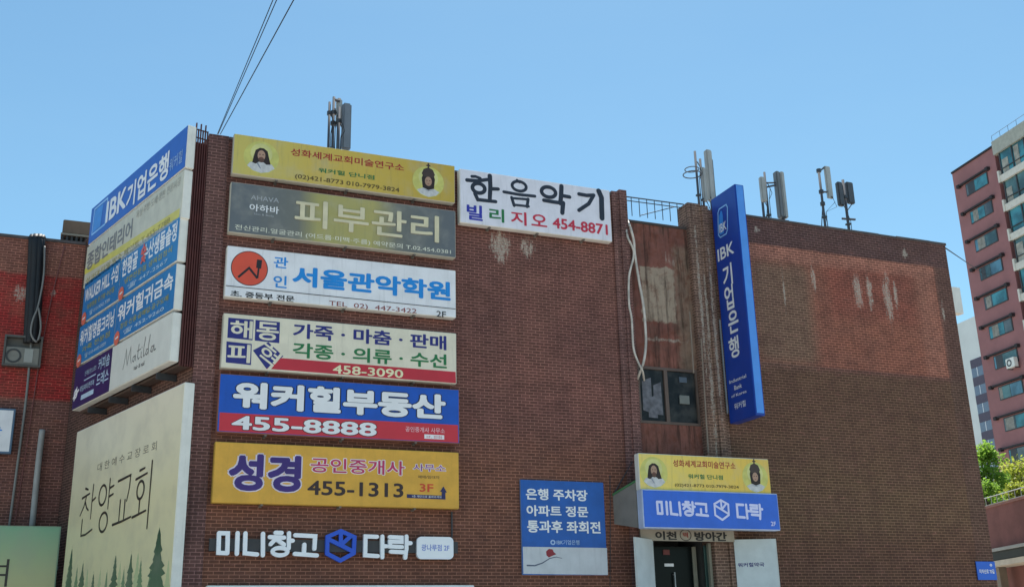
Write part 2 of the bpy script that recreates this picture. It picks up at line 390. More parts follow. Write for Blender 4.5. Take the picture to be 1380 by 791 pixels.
PIER = brick('pier brick', srgb(106, 78, 76), [(15.0, 16, 0, 13.2, srgb(122, 100, 84), .75, .15)], [(15.45, 9.9, .05, 1.4), (15.28, 10.3, .05, 2.2), (15.6, 9.2, .05, 2.4), (15.74, 10.8, .04, 1.2), (15.4, 7.6, .06, 1.4)], streak=.8)
bld = thing('brick_building', 'dark brown three storey brick building covered in shop signs, with a narrow recessed stair bay', 'building', (13.3, 0, 0))
B_BACK = 13.0
left_end = C0+Ldir*8.3
m = MB(); m.box(2.9, 12.81, 0, .3, 0, 12.86); m.build('front_wall', BR, bld)
m = MB(); m.box(15.86, 23.98, 0, .3, 0, 12.80); m.build('front_wall', BR, bld)
m = MB(); m.box(23.98, 24.06, .004, B_BACK, 0, 12.80); m.build('side_wall', BR, bld)
m = MB(); m.prism([C0+Ldir*.02, left_end, left_end+Vector((.3, 0, 0)), C0+Vector((.43, .3, 0)), C0+Vector((.43, 0.02, 0))], (0, 0, 12.82)); m.build('side_wall', BRS, bld)
# corner pier, right pier, stair-bay column
m = MB(); m.box(2.48, 2.93, -.04, .28, 0, 12.93); m.build('pier', PIER, bld)
m = MB(); m.box(12.78, 12.98, -.05, .5, 0, 12.97); m.box(12.98, 13.2, -.10, .52, 0, 13.02); m.box(13.2, 13.29, .03, .5, 0, 12.2); m.build('pier', PIER, bld)
m = MB(); m.box(15.1, 15.5, -.03, .52, 0, 12.97); m.box(15.5, 15.7, -.09, .52, 0, 12.92); m.box(15.7, 15.86, .01, .5, 0, 12.86); m.build('pier', PIER, bld)
# recessed bay wall, with opening for the stair window (built as four panels)
bay_nb = NB('stained red brown render'); p = bay_nb.pos(); q = bay_nb.xyz(p)
vs = bay_nb.comb(bay_nb.math('MULTIPLY', q[0], 7), bay_nb.math('MULTIPLY', q[2], .5))
st = bay_nb.noise(vs, 1, 6, .7)
c = bay_nb.mix(bay_nb.mr(bay_nb.noise(p, 1.6, 6), .3, .7), srgb(146, 96, 84), srgb(120, 80, 72))
def bay_box(x0, x1, z0, z1, e=.03):
    wv = bay_nb.math('MULTIPLY', bay_nb.math('SUBTRACT', bay_nb.noise(p, 5, 6, .7), .5), .3)
    X = bay_nb.math('ADD', q[0], wv); Z = bay_nb.math('ADD', q[2], wv)
    return bay_nb.math('MULTIPLY', bay_nb.math('MULTIPLY', bay_nb.mr(X, x0-e, x0+e), bay_nb.mr(X, x1-e, x1+e, 1, 0)), bay_nb.math('MULTIPLY', bay_nb.mr(Z, z0-e, z0+e), bay_nb.mr(Z, z1-e, z1+e, 1, 0)))
c = bay_nb.mix(bay_box(13.6, 14.62, 9.55, 11.05), c, srgb(168, 150, 132))
c = bay_nb.mix(bay_nb.math('MULTIPLY', bay_box(13.6, 14.9, 9.03, 9.10, .02), .8), c, srgb(176, 160, 146))
c = bay_nb.mix(bay_nb.math('MULTIPLY', bay_box(14.62, 15.2, 8.2, 11.7, .12), .7), c, srgb(142, 124, 106))
c = bay_nb.mix(bay_nb.mr(bay_nb.noise(p, 4.5, 6, .7), .45, .7, 0, .6), c, srgb(112, 62, 46))
c = bay_nb.mix(bay_nb.mr(bay_nb.noise(p, 2.2, 6, .7), .5, .68, 0, .5), c, srgb(92, 80, 70))
c = bay_nb.mix(bay_nb.mr(st, .45, .68, 0, .85), c, srgb(60, 46, 40))
c = bay_nb.mix(bay_nb.math('MULTIPLY', bay_box(14.3, 14.85, 11.2, 11.55, .06), bay_nb.mr(bay_nb.noise(vs, 2.2, 6, .75), .52, .6, 0, .8)), c, srgb(176, 164, 152))
bay_nb.l(c, bay_nb.b.inputs['Base Color']); set_(bay_nb, .9, 0, .2); bay_nb.bump(bay_nb.noise(p, 25, 5), .004, .5)
BAY = bay_nb.m
BY = .13
m = MB(); m.box(13.21, 15.12, BY, BY+.12, 8.33, 12.22); m.box(13.21, 15.12, BY, BY+.12, 5.0, 6.86); m.box(13.21, 13.32, BY, BY+.12, 6.86, 8.33); m.box(15.08, 15.12, BY, BY+.12, 6.86, 8.33)
m.build('stair_bay_wall', BAY, bld)
m = MB(); m.box(13.21, 15.11, BY-.03, BY+.3, 12.221, 12.29); m.build('bay_coping', M('bay coping concrete', (.075, .06, .055), .9, streak=.4), bld)
# parapet copings and flat roof
COP = M('parapet coping', (.10, .085, .085), .8, var=.25)
rc_ = random.Random(5)
for (xa_, xe_, z_) in ((2.935, 12.775, 12.862), (15.87, 24.09, 12.802)):
    m = MB(); n_ = int((xe_-xa_)/.62); st_ = (xe_-xa_)/n_
    for k in range(n_):
        j1, j2 = rc_.uniform(-.012, .012), rc_.uniform(0, .006); m.box(xa_+k*st_+.004, xa_+(k+1)*st_-.004, -.028+j1, .34, z_+j2, z_+.062+rc_.uniform(-.01, .012))
    m.build('coping', COP, bld)
m = MB(); m.prism([(2.9, .53, 12.2), (23.97, .53, 12.2), (23.97, B_BACK, 12.2), (.4, B_BACK, 12.2), (.36, 7.9, 12.2)], (0, 0, .12)); m.build('roof', M('roof screed', (.3, .29, .27), .9), bld)
m = MB(); m.box(-.1, 23.97, B_BACK+.001, B_BACK+.25, 0, 12.8); m.build('rear_wall', BRS, bld)
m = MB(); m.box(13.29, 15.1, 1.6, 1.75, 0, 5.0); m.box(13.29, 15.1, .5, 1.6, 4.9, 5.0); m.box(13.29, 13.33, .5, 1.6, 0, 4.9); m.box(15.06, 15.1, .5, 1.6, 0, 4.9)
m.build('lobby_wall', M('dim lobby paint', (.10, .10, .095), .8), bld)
# stair window
gl = NB('dusty dark glass'); f = gl.noise(gl.pos(), 2.5, 5)
gl.l(gl.mix(gl.mr(f, .4, .7), (.012, .014, .016), (.05, .05, .048)), gl.b.inputs['Base Color']); set_(gl, .3, 0, .22); DARK_GLASS = gl.m
win = MB()
for (x0, x1, z0, z1) in ((13.32, 15.08, 6.86, 6.93), (13.32, 15.08, 8.26, 8.33), (13.32, 13.38, 6.93, 8.26), (15.02, 15.08, 6.93, 8.26), (14.09, 14.19, 6.93, 8.26)): win.box(x0, x1, BY-.02, BY+.08, z0, z1)
wo_ = win.build('window', M('brown window frame', srgb(104, 88, 80), .6, .2), bld)
m = MB(); m.box(13.38, 14.09, BY+.03, BY+.04, 6.93, 8.26); m.box(14.19, 15.02, BY+.035, BY+.045, 6.93, 8.26); m.build('pane', DARK_GLASS, wo_)
m = MB()
for (a, b, cc, d) in ((13.46, 13.72, 7.2, 8.05), (13.78, 14.02, 7.1, 7.95), (13.62, 13.86, 7.02, 7.6)):
    m.poly([(a+random.uniform(-.03, .03), BY+.018, cc), (b, BY+.02, cc+random.uniform(-.12, .1)), (b+random.uniform(-.05, .03), BY+.019, d), (a, BY+.02, d-.1)]); m.v[-4:] = [(x, y-.002*len(m.f), z) for x, y, z in m.v[-4:]]
m.build('torn_film', M('torn grey window film', srgb(110, 112, 120), .8, var=.4, scale=7), wo_)
m = MB(); m.box(14.52, 14.80, BY-.01, BY+.03, 7.42, 7.64); m.build('vent_box', M('vent grey', srgb(120, 124, 120), .6), wo_)
m = MB(); m.box(14.55, 14.77, BY+.0, BY+.031, 7.98, 8.12); m.build('vent_flap', M('flap blue grey', srgb(86, 98, 112), .5), wo_)
# entrance doors in the bay (open) and glazed inner door
dfr = M('white door frame', srgb(205, 208, 205), .5, var=.1)
ent = MB(); ent.box(13.3, 13.38, .1, .2, 0, 3.95); ent.box(15.02, 15.09, .1, .2, 0, 3.95); ent.box(14.82, 14.93, .55, .62, 0, 3.9)
eo = ent.build('doorway', M('beige door frame', srgb(150, 146, 130), .6), bld)
m = MB(); m.box(13.34, 14.82, .58, .6, 0, 3.9); m.build('inner_door', M('black tinted glass', (.006, .008, .008), .25, var=.3, spec=.15), eo)
m = MB(); m.box(14.24, 14.27, .5, .53, 2.2, 3.28); m.box(14.235, 14.275, .53, .58, 3.2, 3.24); m.build('door_handle', STEEL, eo)
m = MB(); m.box(14.02, 14.28, .568, .579, 3.42, 3.49); m.build('notice', PALE, eo)
m = MB(); m.box(14.0, 14.18, .56, .579, 3.70, 3.82); m.build('exit_light', M('red sign plate', srgb(120, 52, 48), .5), eo)
m = MB(); m.box(13.35, 13.45, .3, .42, 3.52, 3.74); m.build('alarm_box', PALE, eo)
m = MB(); m.box(14.94, 15.02, .2, .24, 0, 3.9); m.build('door_leaf', M('dark green glass edge', (.02, .05, .045), .15), eo)
# left leaf swung out, right leaf swung out almost against the wall
FILM = M('milky glass film', srgb(206, 214, 216), .3, var=.08)
def leaf(h, e, z1, txt):
    h, e = Vector(h), Vector(e); d = (e-h); n = Vector((-d.y, d.x, 0)).normalized()*.045
    a = MB(); a.obox((h.x, h.y, .3), d, n, (0, 0, z1-.3)); o = a.build('door_leaf', FILM, eo)
    a = MB(); a.obox(Vector((e.x, e.y, .3))+d*.002, d.normalized()*.03, n, (0, 0, z1-.3)); a.build('leaf_edge', dfr, o)
    return d, n
leaf((13.32, -.08, 0), (12.56, -.62, 0), 3.99, '')
dl, nl = leaf((15.62, -.12, 0), (16.56, -.50, 0), 4.02, '')

# rooftop railing over the stair bay
ra = thing('rooftop_railing', 'thin steel railing on the roof edge above the recessed stair bay', 'railing', (14.2, .2, 12.45))
m = MB(); m.tube([(13.2, .2, 12.98), (15.12, .2, 13.0)], .018); m.tube([(13.2, .26, 12.90), (15.12, .26, 12.92)], .014); m.build('rail', DSTEEL, ra)
for k in range(7):
    x = 13.5+k*.235; m = MB(); m.tube([(x, .2, 12.45), (x, .2, 12.98)], .011, 6); m.build('baluster', DSTEEL, ra)
m = MB(); m.tube([(13.75, .22, 12.5), (14.85, .22, 12.9)], .012); m.build('brace', DSTEEL, ra)

# two pale conduits hanging down the stair bay
def cable(name, pts, r, mat, label, cat, group=None, n=6, dens=8):
    P = [Vector(a) for a in pts]; out = []
    for i in range(len(P)-1):
        p0, p1, p2, p3 = P[max(i-1, 0)], P[i], P[i+1], P[min(i+2, len(P)-1)]
        for k in range(dens):
            t = k/dens; out.append(.5*((2*p1)+(p2-p0)*t+(2*p0-5*p1+4*p2-p3)*t*t+(3*p1-p0-3*p2+p3)*t**3))
    out.append(P[-1]); m = MB(); m.tube(out, r, n)
    return tag(recenter(m.build(name, mat, smooth=True)), label, cat, group)
COND = M('pale plastic conduit', srgb(206, 198, 188), .55, var=.3, scale=5, streak=.4)
zc = lambda x, y, yy=-.17: tuple(on_y(*zH(x, y), yy))
zi = lambda x, y, yy=-.17: tuple(on_y(*zI(x, y), yy))
cable('conduit', [zc(110, 200, .1), zc(130, 250), zc(150, 330), zc(155, 400), zc(180, 560), zc(205, 700), zi(205, 60), zi(210, 180), zi(195, 290), zi(160, 380, .05)], .034, COND, 'pale plastic conduit hanging nearer the stair window, with a kink at its lower end', 'conduit', 'conduits hanging beside the stair bay')
cable('conduit', [zc(105, 215, .1), zc(112, 300), zc(150, 400), zc(122, 540), zc(122, 700), zi(130, 40), zi(140, 200), zi(165, 280), zi(190, 330), zi(200, 385, .05)], .028, COND, 'thinner pale conduit bowing out left beside the brick pier of the stair bay', 'conduit', 'conduits hanging beside the stair bay')
m = MB(); m.tube([on_y(*zI(455, 0), -.1), on_y(*zI(478, 345), -.1)], .02); m.tube([on_y(*zI(520, 150), -.1), on_y(*zI(560, 790), -.1)], .022)
tag(recenter(m.build('drain_pipe', M('weathered pipe', srgb(140, 124, 110), .6, streak=.4))), 'thin weathered drain pipes running down the stained column right of the stair window', 'pipe')

# ------------------------------------------------------------------ facade signs, left column
G1 = 'long shop signs stacked on the front wall'
YS = -.25
def portrait(S, c, r, crown=False, px=True):
    """small painted medallion of a person with long hair in a pale robe"""
    x, z = S.p(c)
    md = S.disc('portrait_medallion', (x, z), r, M('pale gold disc', srgb(208, 204, 112), .4, var=.12, scale=6), px=False, y=-.0085)
    S.disc('halo', (x, z+.25*r), r*.62, M('cream halo', srgb(214, 212, 140), .4), px=False, y=-.0094, par=md)
    k = .74
    def E(name, cx, cz, rx, rz, mat, y): return S.shape(name, [(x+r*(cx+rx*math.cos(a)), z+r*(cz+rz*math.sin(a))) for a in [2*math.pi*i/28 for i in range(28)]], mat, px=False, y=y, par=md)
    def Pg(name, pts, mat, y): return S.shape(name, [(x+r*a, z+r*b) for a, b in pts], mat, px=False, y=y, par=md)
    ROBE = M('robe white', srgb(205, 205, 205), .5, var=.15, scale=12); HAIR = M('dark brown hair', srgb(46, 32, 28), .6); SKIN = M('painted skin', srgb(176, 140, 118), .5)
    FOLD = M('robe fold grey', srgb(140, 146, 160), .5)
    if not crown:
        Pg('robe', [(-.78, -.6), (-.62, -.38), (-.25, -.26), (.25, -.26), (.62, -.38), (.78, -.6), (.45, -.86), (0, -.97), (-.45, -.86)], ROBE, -.0102)
        Pg('hair', [(-.5, -.38), (-.42, .1), (-.34, .42), (-.1, .58), (.12, .58), (.34, .42), (.42, .08), (.54, -.38), (.3, -.42), (.15, -.3), (-.15, -.3), (-.3, -.44)], HAIR, -.0110)
        E('face', 0, .12, .22, .32, SKIN, -.0118); E('beard', 0, -.15, .16, .17, M('brown beard', srgb(92, 66, 54), .6), -.0124); E('mouth', 0, -.06, .07, .025, M('lip brown', srgb(140, 80, 74), .6), -.013)
        Pg('robe_fold', [(-.3, -.34), (-.05, -.7), (.02, -.7), (-.18, -.32)], FOLD, -.0108)
    else:
        Pg('robe', [(-.72, -.6), (-.4, -.45), (0, -.4), (.4, -.45), (.7, -.6), (.5, -.84), (0, -1.0), (-.5, -.84)], ROBE, -.0102)
        Pg('hair', [(-.36, -.42), (-.42, .2), (-.3, .55), (.3, .55), (.42, .2), (.36, -.42), (0, -.55)], HAIR, -.0110)
        E('face', 0, .02, .22, .3, SKIN, -.0118); E('mouth', 0, -.14, .06, .02, M('lip brown', srgb(140, 80, 74), .6), -.013)
        Pg('crown', [(-.32, .3), (-.42, .5), (-.3, .8), (-.05, .92), (-.05, 1.02), (-.13, 1.02), (-.13, 1.1), (-.05, 1.1), (-.05, 1.22), (.05, 1.22), (.05, 1.1), (.13, 1.1), (.13, 1.02), (.05, 1.02), (.05, .92), (.3, .8), (.42, .5), (.32, .3)], M('dark jewelled crown', srgb(70, 52, 44), .4), -.0116)
        Pg('robe_fold', [(-.4, -.5), (0, -.62), (.4, -.5), (.0, -.56)], FOLD, -.0108)
    for ex_ in (-.09, .09): E('eye', ex_, .17 if not crown else .07, .045, .026, M('eye dark', srgb(40, 28, 26), .5), -.013)
GOLD = grad_x('gold sign sheet', [(-2.6, srgb(206, 190, 100)), (-1.2, srgb(210, 182, 84)), (1.0, srgb(208, 178, 76)), (2.6, srgb(196, 166, 66))])
S = Sign('shop_sign', 'ochre yellow sign with two round portraits, topmost of the left column on the front wall', 'sign', (0, YS, 0), 0, (315.6, 180.1), (613.2, 274), .2, ALU, GOLD, G1, wall=.25)
S.text('성화세계교회미술연구소', zA(402, 118), zA(1003, 243), REDI, .018)
S.text('워커힐 단니점', zA(548, 222), zA(845, 288), GREEN, .02)
S.text('(02)421-8773 010-7979-3824', zA(425, 255), zA(978, 360), M('olive ink', srgb(92, 76, 36), .5), .01)
portrait(S, zA(245, 168), .40); portrait(S, zA(1132, 297), .40, True)
GREYG = grad_x('grey to olive sign sheet', [(-2.66, srgb(104, 108, 112)), (-1.6, srgb(118, 118, 110)), (-1.0, srgb(172, 164, 100)), (.9, srgb(178, 168, 102)), (1.7, srgb(116, 116, 108)), (2.66, srgb(102, 106, 110))])
S = Sign('shop_sign', 'grey sign shading to olive in the middle, below the topmost portrait sign', 'sign', (0, YS, 0), 0, (311.5, 245), (614.2, 347.8), .2, ALU, GREYG, G1, wall=.25)
BEI = M('beige vinyl', srgb(222, 212, 178), .45)
S.text('AHAVA', zA(190, 367), zA(338, 410), M('silver ink', srgb(180, 182, 186), .4), -.005); S.text('아하바', zA(183, 412), zA(338, 470), PALE, .015); S.text('Skin & Body', zA(205, 462), zA(312, 488), M('silver ink', (0, 0, 0)), 0)
S.text('피부관리', zA(425, 384), zA(1188, 622), BEI, .016, depth=.012)
S.text('전신관리.얼굴관리 (여드름·미백·주름) 예약문의 T.02.454.0381', zA(105, 522), zA(1252, 686), M('cream ink', srgb(226, 224, 205), .4), .008)

S = Sign('shop_sign', 'white sign with an orange disc and large sky blue letters', 'sign', (0, YS, 0), 0, (306.5, 330.8), (614.6, 428.5), .22, ALUW, WHITE, G1, wall=.25)
x, z = S.p(zB(182, 165)); S.disc('disc_outline', (x, z), .405, BLACK, px=False, y=-.0082); S.disc('logo_disc', (x, z), .388, M('orange red ink', srgb(222, 84, 58), .4, var=.06), px=False, y=-.0096)
S.strokes('logo_mark', [[(122, 212), (180, 163), (224, 218)], ('w', .8, [(224, 218), (236, 122)])], .05, BLACK, zB, y=-.0112, round_=False)
S.strokes('logo_mark', [[(236, 120), (230, 165)]], .11, BLACK, zB, y=-.0125, round_=False)
S.text('관', zB(312, 100), zB(386, 168), BLUEI, .02); S.text('인', zB(310, 200), zB(379, 272), BLUEI, .02)
S.text('서울관악학원', zB(412, 150), zB(1250, 340), BLUEI, .04)
S.strokes('rule', [[(56, 257), (1276, 381)]], .016, BLACK, zB, round_=False)
S.text('초. 중등부 전문', zB(82, 280), zB(420, 345), BLACK, .03); S.text('TEL  02)  447-3422', zB(605, 336), zB(1070, 413), M('brown red ink', srgb(140, 66, 62), .5), .005); S.text('2F', zB(1175, 390), zB(1226, 426), BLACK, .01)

CREAM = M('cream sign sheet', srgb(230, 222, 200), .4, var=.08, streak=.28)
S = Sign('shop_sign', 'cream sign with navy letter blocks and a red band along its bottom', 'sign', (0, YS, 0), 0, (301.5, 421.6), (615.4, 517.5), .2, ALU, CREAM, G1, wall=.25)
S.shape('red_band', [zB(345, 640), zB(1277, 714), zB(1279, 774), zB(268, 697)], M('band red', srgb(196, 44, 58), .4, var=.06), y=-.0082)
S.shape('letter_block', [zB(70, 426), zB(204, 438), zB(198, 547), zB(64, 533)], NAVY, y=-.0084); S.text('해', zB(82, 436), zB(196, 540), CREAM, .022, y=-.010)
S.shape('letter_block', [zB(214, 438), zB(344, 450), zB(340, 562), zB(210, 548)], NAVY, y=-.0084); S.text('동', zB(222, 446), zB(336, 552), CREAM, .022, y=-.010)
S.shape('letter_block', [zB(60, 552), zB(194, 566), zB(190, 678), zB(56, 664)], NAVY, y=-.0084); S.text('피', zB(68, 562), zB(184, 668), CREAM, .022, y=-.010)
S.shape('letter_block', [zB(200, 600), zB(282, 556), zB(362, 632), zB(272, 698)], NAVY, y=-.0086); S.text('혁', zB(228, 568), zB(336, 688), CREAM, .012, y=-.010, rot=R(-36))
S.text('가죽 · 마춤 · 판매', zB(415, 454), zB(1228, 600), NAVY, .03); S.text('각종 · 의류 · 수선', zB(413, 557), zB(1230, 698), GREEN, .025); S.text('458-3090', zB(625, 676), zB(998, 748), M('lemon vinyl', srgb(240, 232, 190), .4), .02)

S = Sign('shop_sign', 'blue and red sign with huge white letters, just above the mustard yellow sign', 'sign', (0, YS, 0), 0, (296.4, 503), (619.2, 597.6), .2, M('terracotta frame', srgb(158, 106, 92), .5), M('royal blue sheet', srgb(18, 84, 188), .4, var=.1, streak=.2), G1, wall=.25)
S.shape('red_band', [zC(95, 238), zC(1260, 300), zC(1262, 386), zC(90, 328)], M('band scarlet', srgb(206, 48, 62), .4, var=.05), y=-.0082)
S.text('워커힐부동산', zC(158, 78), zC(1205, 279), M('dark blue outline', srgb(12, 26, 70), .4), .085, y=-.0092); S.text('워커힐부동산', zC(163, 83), zC(1200, 275), PALE, .05, y=-.0115)
S.text('455-8888', zC(151, 249), zC(866, 360), M('maroon outline', srgb(90, 20, 34), .4), .055, y=-.0092); S.text('455-8888', zC(155, 252), zC(862, 356), PALE, .03, y=-.0115)
S.text('공인중개사 사무소', zC(1003, 306), zC(1196, 342), M('pink vinyl', srgb(236, 190, 196), .4), .012); S.rect('phone_plate', zC(1096, 345), zC(1193, 371), PALE, y=-.0088); S.text('1F. 전화', zC(1108, 350), zC(1184, 368), CRIM, 0., y=-.0105)

S = Sign('shop_sign', 'mustard yellow sign with violet letters and a small up arrow', 'sign', (0, YS, 0), 0, (290.2, 594.6), (618.8, 685.5), .2, M('mustard frame', srgb(214, 172, 72), .45, var=.1), M('mustard sheet', srgb(228, 172, 62), .4, var=.1, streak=.2), G1, wall=.25)
S.text('성경', zC(136, 430), zC(496, 635), M('lilac white outline', srgb(226, 214, 226), .4), .085, y=-.0092); S.text('성경', zC(143, 436), zC(490, 630), M('deep violet ink', srgb(64, 36, 120), .4), .045, y=-.0115)
S.text('공인중개사', zC(536, 454), zC(1003, 550), PALE, .055, y=-.0092); S.text('공인중개사', zC(540, 458), zC(999, 547), M('magenta ink', srgb(196, 52, 100), .4), .02, y=-.0115)
S.text('사무소', zC(1038, 486), zC(1203, 532), PALE, .055, y=-.0092); S.text('사무소', zC(1041, 489), zC(1200, 530), M('violet ink', srgb(150, 60, 150), .4), .01, y=-.0115)
S.text('매매/임대차', zC(1066, 545), zC(1170, 564), BLACK, 0.); S.text('455-1313', zC(525, 570), zC(993, 655), M('dark brown ink', srgb(56, 34, 34), .4), .022); S.text('3F', zC(1072, 586), zC(1140, 628), M('vermilion ink', srgb(216, 76, 40), .4), .02)
S.shape('arrow', [zC(1010, 638), zC(1180, 645), zC(1181, 626), zC(1172, 626), zC(1189, 600), zC(1206, 630), zC(1198, 630), zC(1199, 664), zC(1010, 656)], M('navy arrow', srgb(40, 36, 92), .4)); S.text('1층 계단으로 올라오세요', zC(1036, 642), zC(1180, 658), PALE, 0., y=-.0175)

# ---- channel letters on rails
x0w, z0w = on_y(*zD(60, 600), -.12).x, 3.43
chl = thing('channel_letter_sign', 'row of white channel letters with a blue hexagon on dark rails', 'sign', (5.75, -.12, 3.4))
class Fr(Sign):
    def __init__(s, root, o, rz=0.): s.root = root; s.o = Vector(o); s.rz = rz; s.ex = Vector((math.cos(rz), math.sin(rz), 0)); s.n = Vector((-math.sin(rz), math.cos(rz), 0)); s.k = 0
S = Fr(chl, (5.75, -.12, 3.4))
rl = MB(); a, b = S.p(zD(45, 540)), S.p(zD(1262, 604))
rl.box(a[0], b[0], .02, .07, b[1]+.02, b[1]+.27); S_rail = rl.build('rail', M('dark grey rail', srgb(66, 66, 68), .6), chl, local=True)
LW = M('white acrylic letter', srgb(248, 250, 255), .3, var=.03); BHEX = M('cobalt acrylic', srgb(36, 88, 212), .35, var=.05)
DARAK1 = [[(90, 502), (133, 503), (130, 600), (87, 598), (90, 502)], [(181, 502), (177, 603)],
    [(219, 503), (216, 600), (276, 606)], [(305, 505), (304, 610)],
    [(366, 500), (396, 501)], [(338, 521), (408, 524)], [(373, 524), (342, 556)], [(376, 536), (408, 558)], [(432, 502), (430, 576)], [(432, 538), (450, 539)], ('o', (388, 592), 36, 18),
    [(462, 512), (560, 517), (556, 578)], [(507, 558), (505, 600)], [(460, 603), (568, 611)]]
DARAK2 = [[(862, 520), (806, 518), (804, 610), (866, 614)], [(888, 518), (888, 620)], [(888, 565), (908, 566)],
    [(924, 521), (982, 524), (982, 545), (926, 543), (926, 567), (984, 570)], [(1006, 518), (1006, 582)], [(1006, 550), (1026, 551)], [(930, 592), (1003, 596), (1000, 622)]]
HEX = [[(685, 492), (752, 522), (748, 600), (682, 636), (618, 602), (620, 520), (685, 492)], [(685, 492), (685, 560)], [(622, 530), (746, 592)], [(685, 560), (730, 520)]]
for grp in (DARAK1[:2], DARAK1[2:4], DARAK1[4:11], DARAK1[11:], DARAK2[:3], DARAK2[3:]): S.strokes('letter', grp, .086, LW, zD, y=-.06, thick=.08)
S.strokes('hexagon_logo', HEX, .085, BHEX, zD, y=-.06, thick=.08)
pts = []; (xa, za), (xb, zb_) = S.p(zD(1057, 519)), S.p(zD(1235, 630)); rr = .1
for cx_, cz_, a0 in ((xb-rr, za-rr, 0), (xa+rr, za-rr, 90), (xa+rr, zb_+rr, 180), (xb-rr, zb_+rr, 270)):
    pts += [(cx_+rr*math.cos(R(a0+k*15)), cz_+rr*math.sin(R(a0+k*15))) for k in range(7)]
m = MB(); m.prism([(px_, -.06, pz_) for px_, pz_ in pts], (0, .08, 0)); m.build('pill_plate', LW, chl, local=True)
S.text('광나루점 2F', zD(1078, 557), zD(1214, 590), M('soft blue ink', srgb(104, 132, 220), .4), .012, y=-.063)
m = MB(); a_ = S.p(zD(1236, 395)); b_ = S.p(zD(1234, 522)); m.box(a_[0]-.012, a_[0]+.012, .06, .1, b_[1], a_[1]); m.build('power_lead', DSTEEL, chl, local=True)
# normalised strokes to reuse on the entrance sign
def norm(lst):
    out = []
    for st in lst:
        if st[0] == 'o':
            c = S.p(zD(*st[1])); out.append(('o', c, abs(S.p(zD(st[1][0]+st[2], st[1][1]))[0]-c[0]), abs(S.p(zD(st[1][0], st[1][1]+st[3]))[1]-c[1])))
        else: out.append([S.p(zD(*a)) for a in st])
    return out
N1, NH, N2 = norm(DARAK1), norm(HEX), norm(DARAK2)
# long white sign whose top edge is just in view
Sign('shop_sign', 'long plain white sign box low on the wall, under the channel letters', 'sign', (0, YS, 0), 0, (278.6, 788.4), (640, 860), .2, ALUW, WHITE, None, wall=.25)

# ---- white sign right of the column
S = Sign('shop_sign', 'white sign with big black calligraphic letters, just right of the top portrait sign', 'sign', (0, YS, 0), 0, (619.4, 227.3), (825.2, 326), .2, ALUW, M('lilac white sheet', srgb(230, 228, 238), .4, var=.07, streak=.28), None, wall=.25)
INK = M('charcoal ink', srgb(40, 44, 58), .45)
S.strokes('lettering', [('w', .8, [(190, 150), (215, 150), (250, 163)]), [(155, 176), (230, 182), (302, 172)], ('o', (238, 234), 44, 34), ('w', 1.2, [(318, 146), (322, 220), (318, 308)]), [(322, 238), (378, 240)], [(212, 272), (232, 316), (360, 330)]], .1, INK, zE, taper=.9)
S.strokes('lettering', [('o', (528, 220), 50, 34), ('w', .8, [(512, 176), (530, 192)]), [(418, 260), (530, 280), (640, 291)], [(474, 300), (492, 358)], ('w', .8, [(478, 305), (592, 314)]), [(592, 312), (584, 366)], ('w', .8, [(488, 352), (596, 364)])], .08, INK, zE)
S.strokes('lettering', [('o', (738, 262), 50, 36), ('w', 1.2, [(830, 220), (828, 285), (822, 342)]), [(832, 287), (888, 297)], [(704, 320), (770, 332), (842, 342)], ('w', 1.2, [(842, 340), (836, 410)])], .1, INK, zE)
S.strokes('lettering', [[(955, 276), (1010, 286), (1060, 284)], [(1060, 284), (1025, 345), (955, 392)], ('w', 1.4, [(1096, 254), (1116, 300), (1120, 448)])], .1, INK, zE)
S.text('빌', zE(152, 345), zE(268, 470), M('ultramarine ink', srgb(52, 56, 168), .4), .03); S.text('리', zE(313, 372), zE(422, 482), GREEN, .025)
S.text('지', zE(467, 393), zE(582, 504), CRIM, .02); S.text('오', zE(613, 414), zE(729, 514), CRIM, .02); S.text('454-8871', zE(765, 442), zE(1163, 570), CRIM, .025)

# ---- blue parking notice
S = Sign('notice_board', 'square blue notice with a white lower panel, on the brick left of the entrance', 'sign', (0, -.06, 0), 0, (700.9, 645.8), (819, 774.6), .05, M('notice edge', srgb(120, 140, 180), .5), M('notice blue', srgb(24, 92, 178), .4, var=.12, streak=.25), inset=.006)
S.shape('white_panel', [zF(84, 470), zF(475, 476), zF(480, 601), zF(87, 596)], M('notice white', srgb(208, 210, 214), .45, var=.08, streak=.25), y=-.0084)
S.text('은행 주차장', zF(97, 198), zF(386, 260), PALE, .03); S.text('아파트 정문', zF(100, 276), zF(389, 334), PALE, .03); S.text('통과후 좌회전', zF(103, 346), zF(446, 410), PALE, .03)
S.text('IBK기업은행', zF(240, 438), zF(347, 462), M('pale blue ink', srgb(170, 196, 230), .4), .01); S.strokes('bank_emblem', [('o', (224, 450), 9, 9)], .03, M('pale blue ink', (0, 0, 0)), zF)
S.strokes('swoosh', [[(105, 557), (140, 558), (175, 546), (210, 524), (240, 518), (266, 524)]], .035, M('slate ink', srgb(92, 100, 122), .5), zF, y=-.0100, taper=.3)
S.shape('red_figure', [zF(192, 492), zF(205, 480), zF(222, 482), (680+228/3.45, 600+495/3.45), zF(240, 505), zF(222, 512), zF(205, 520), zF(194, 510)], M('figure red', srgb(150, 40, 52), .5), y=-.0104)

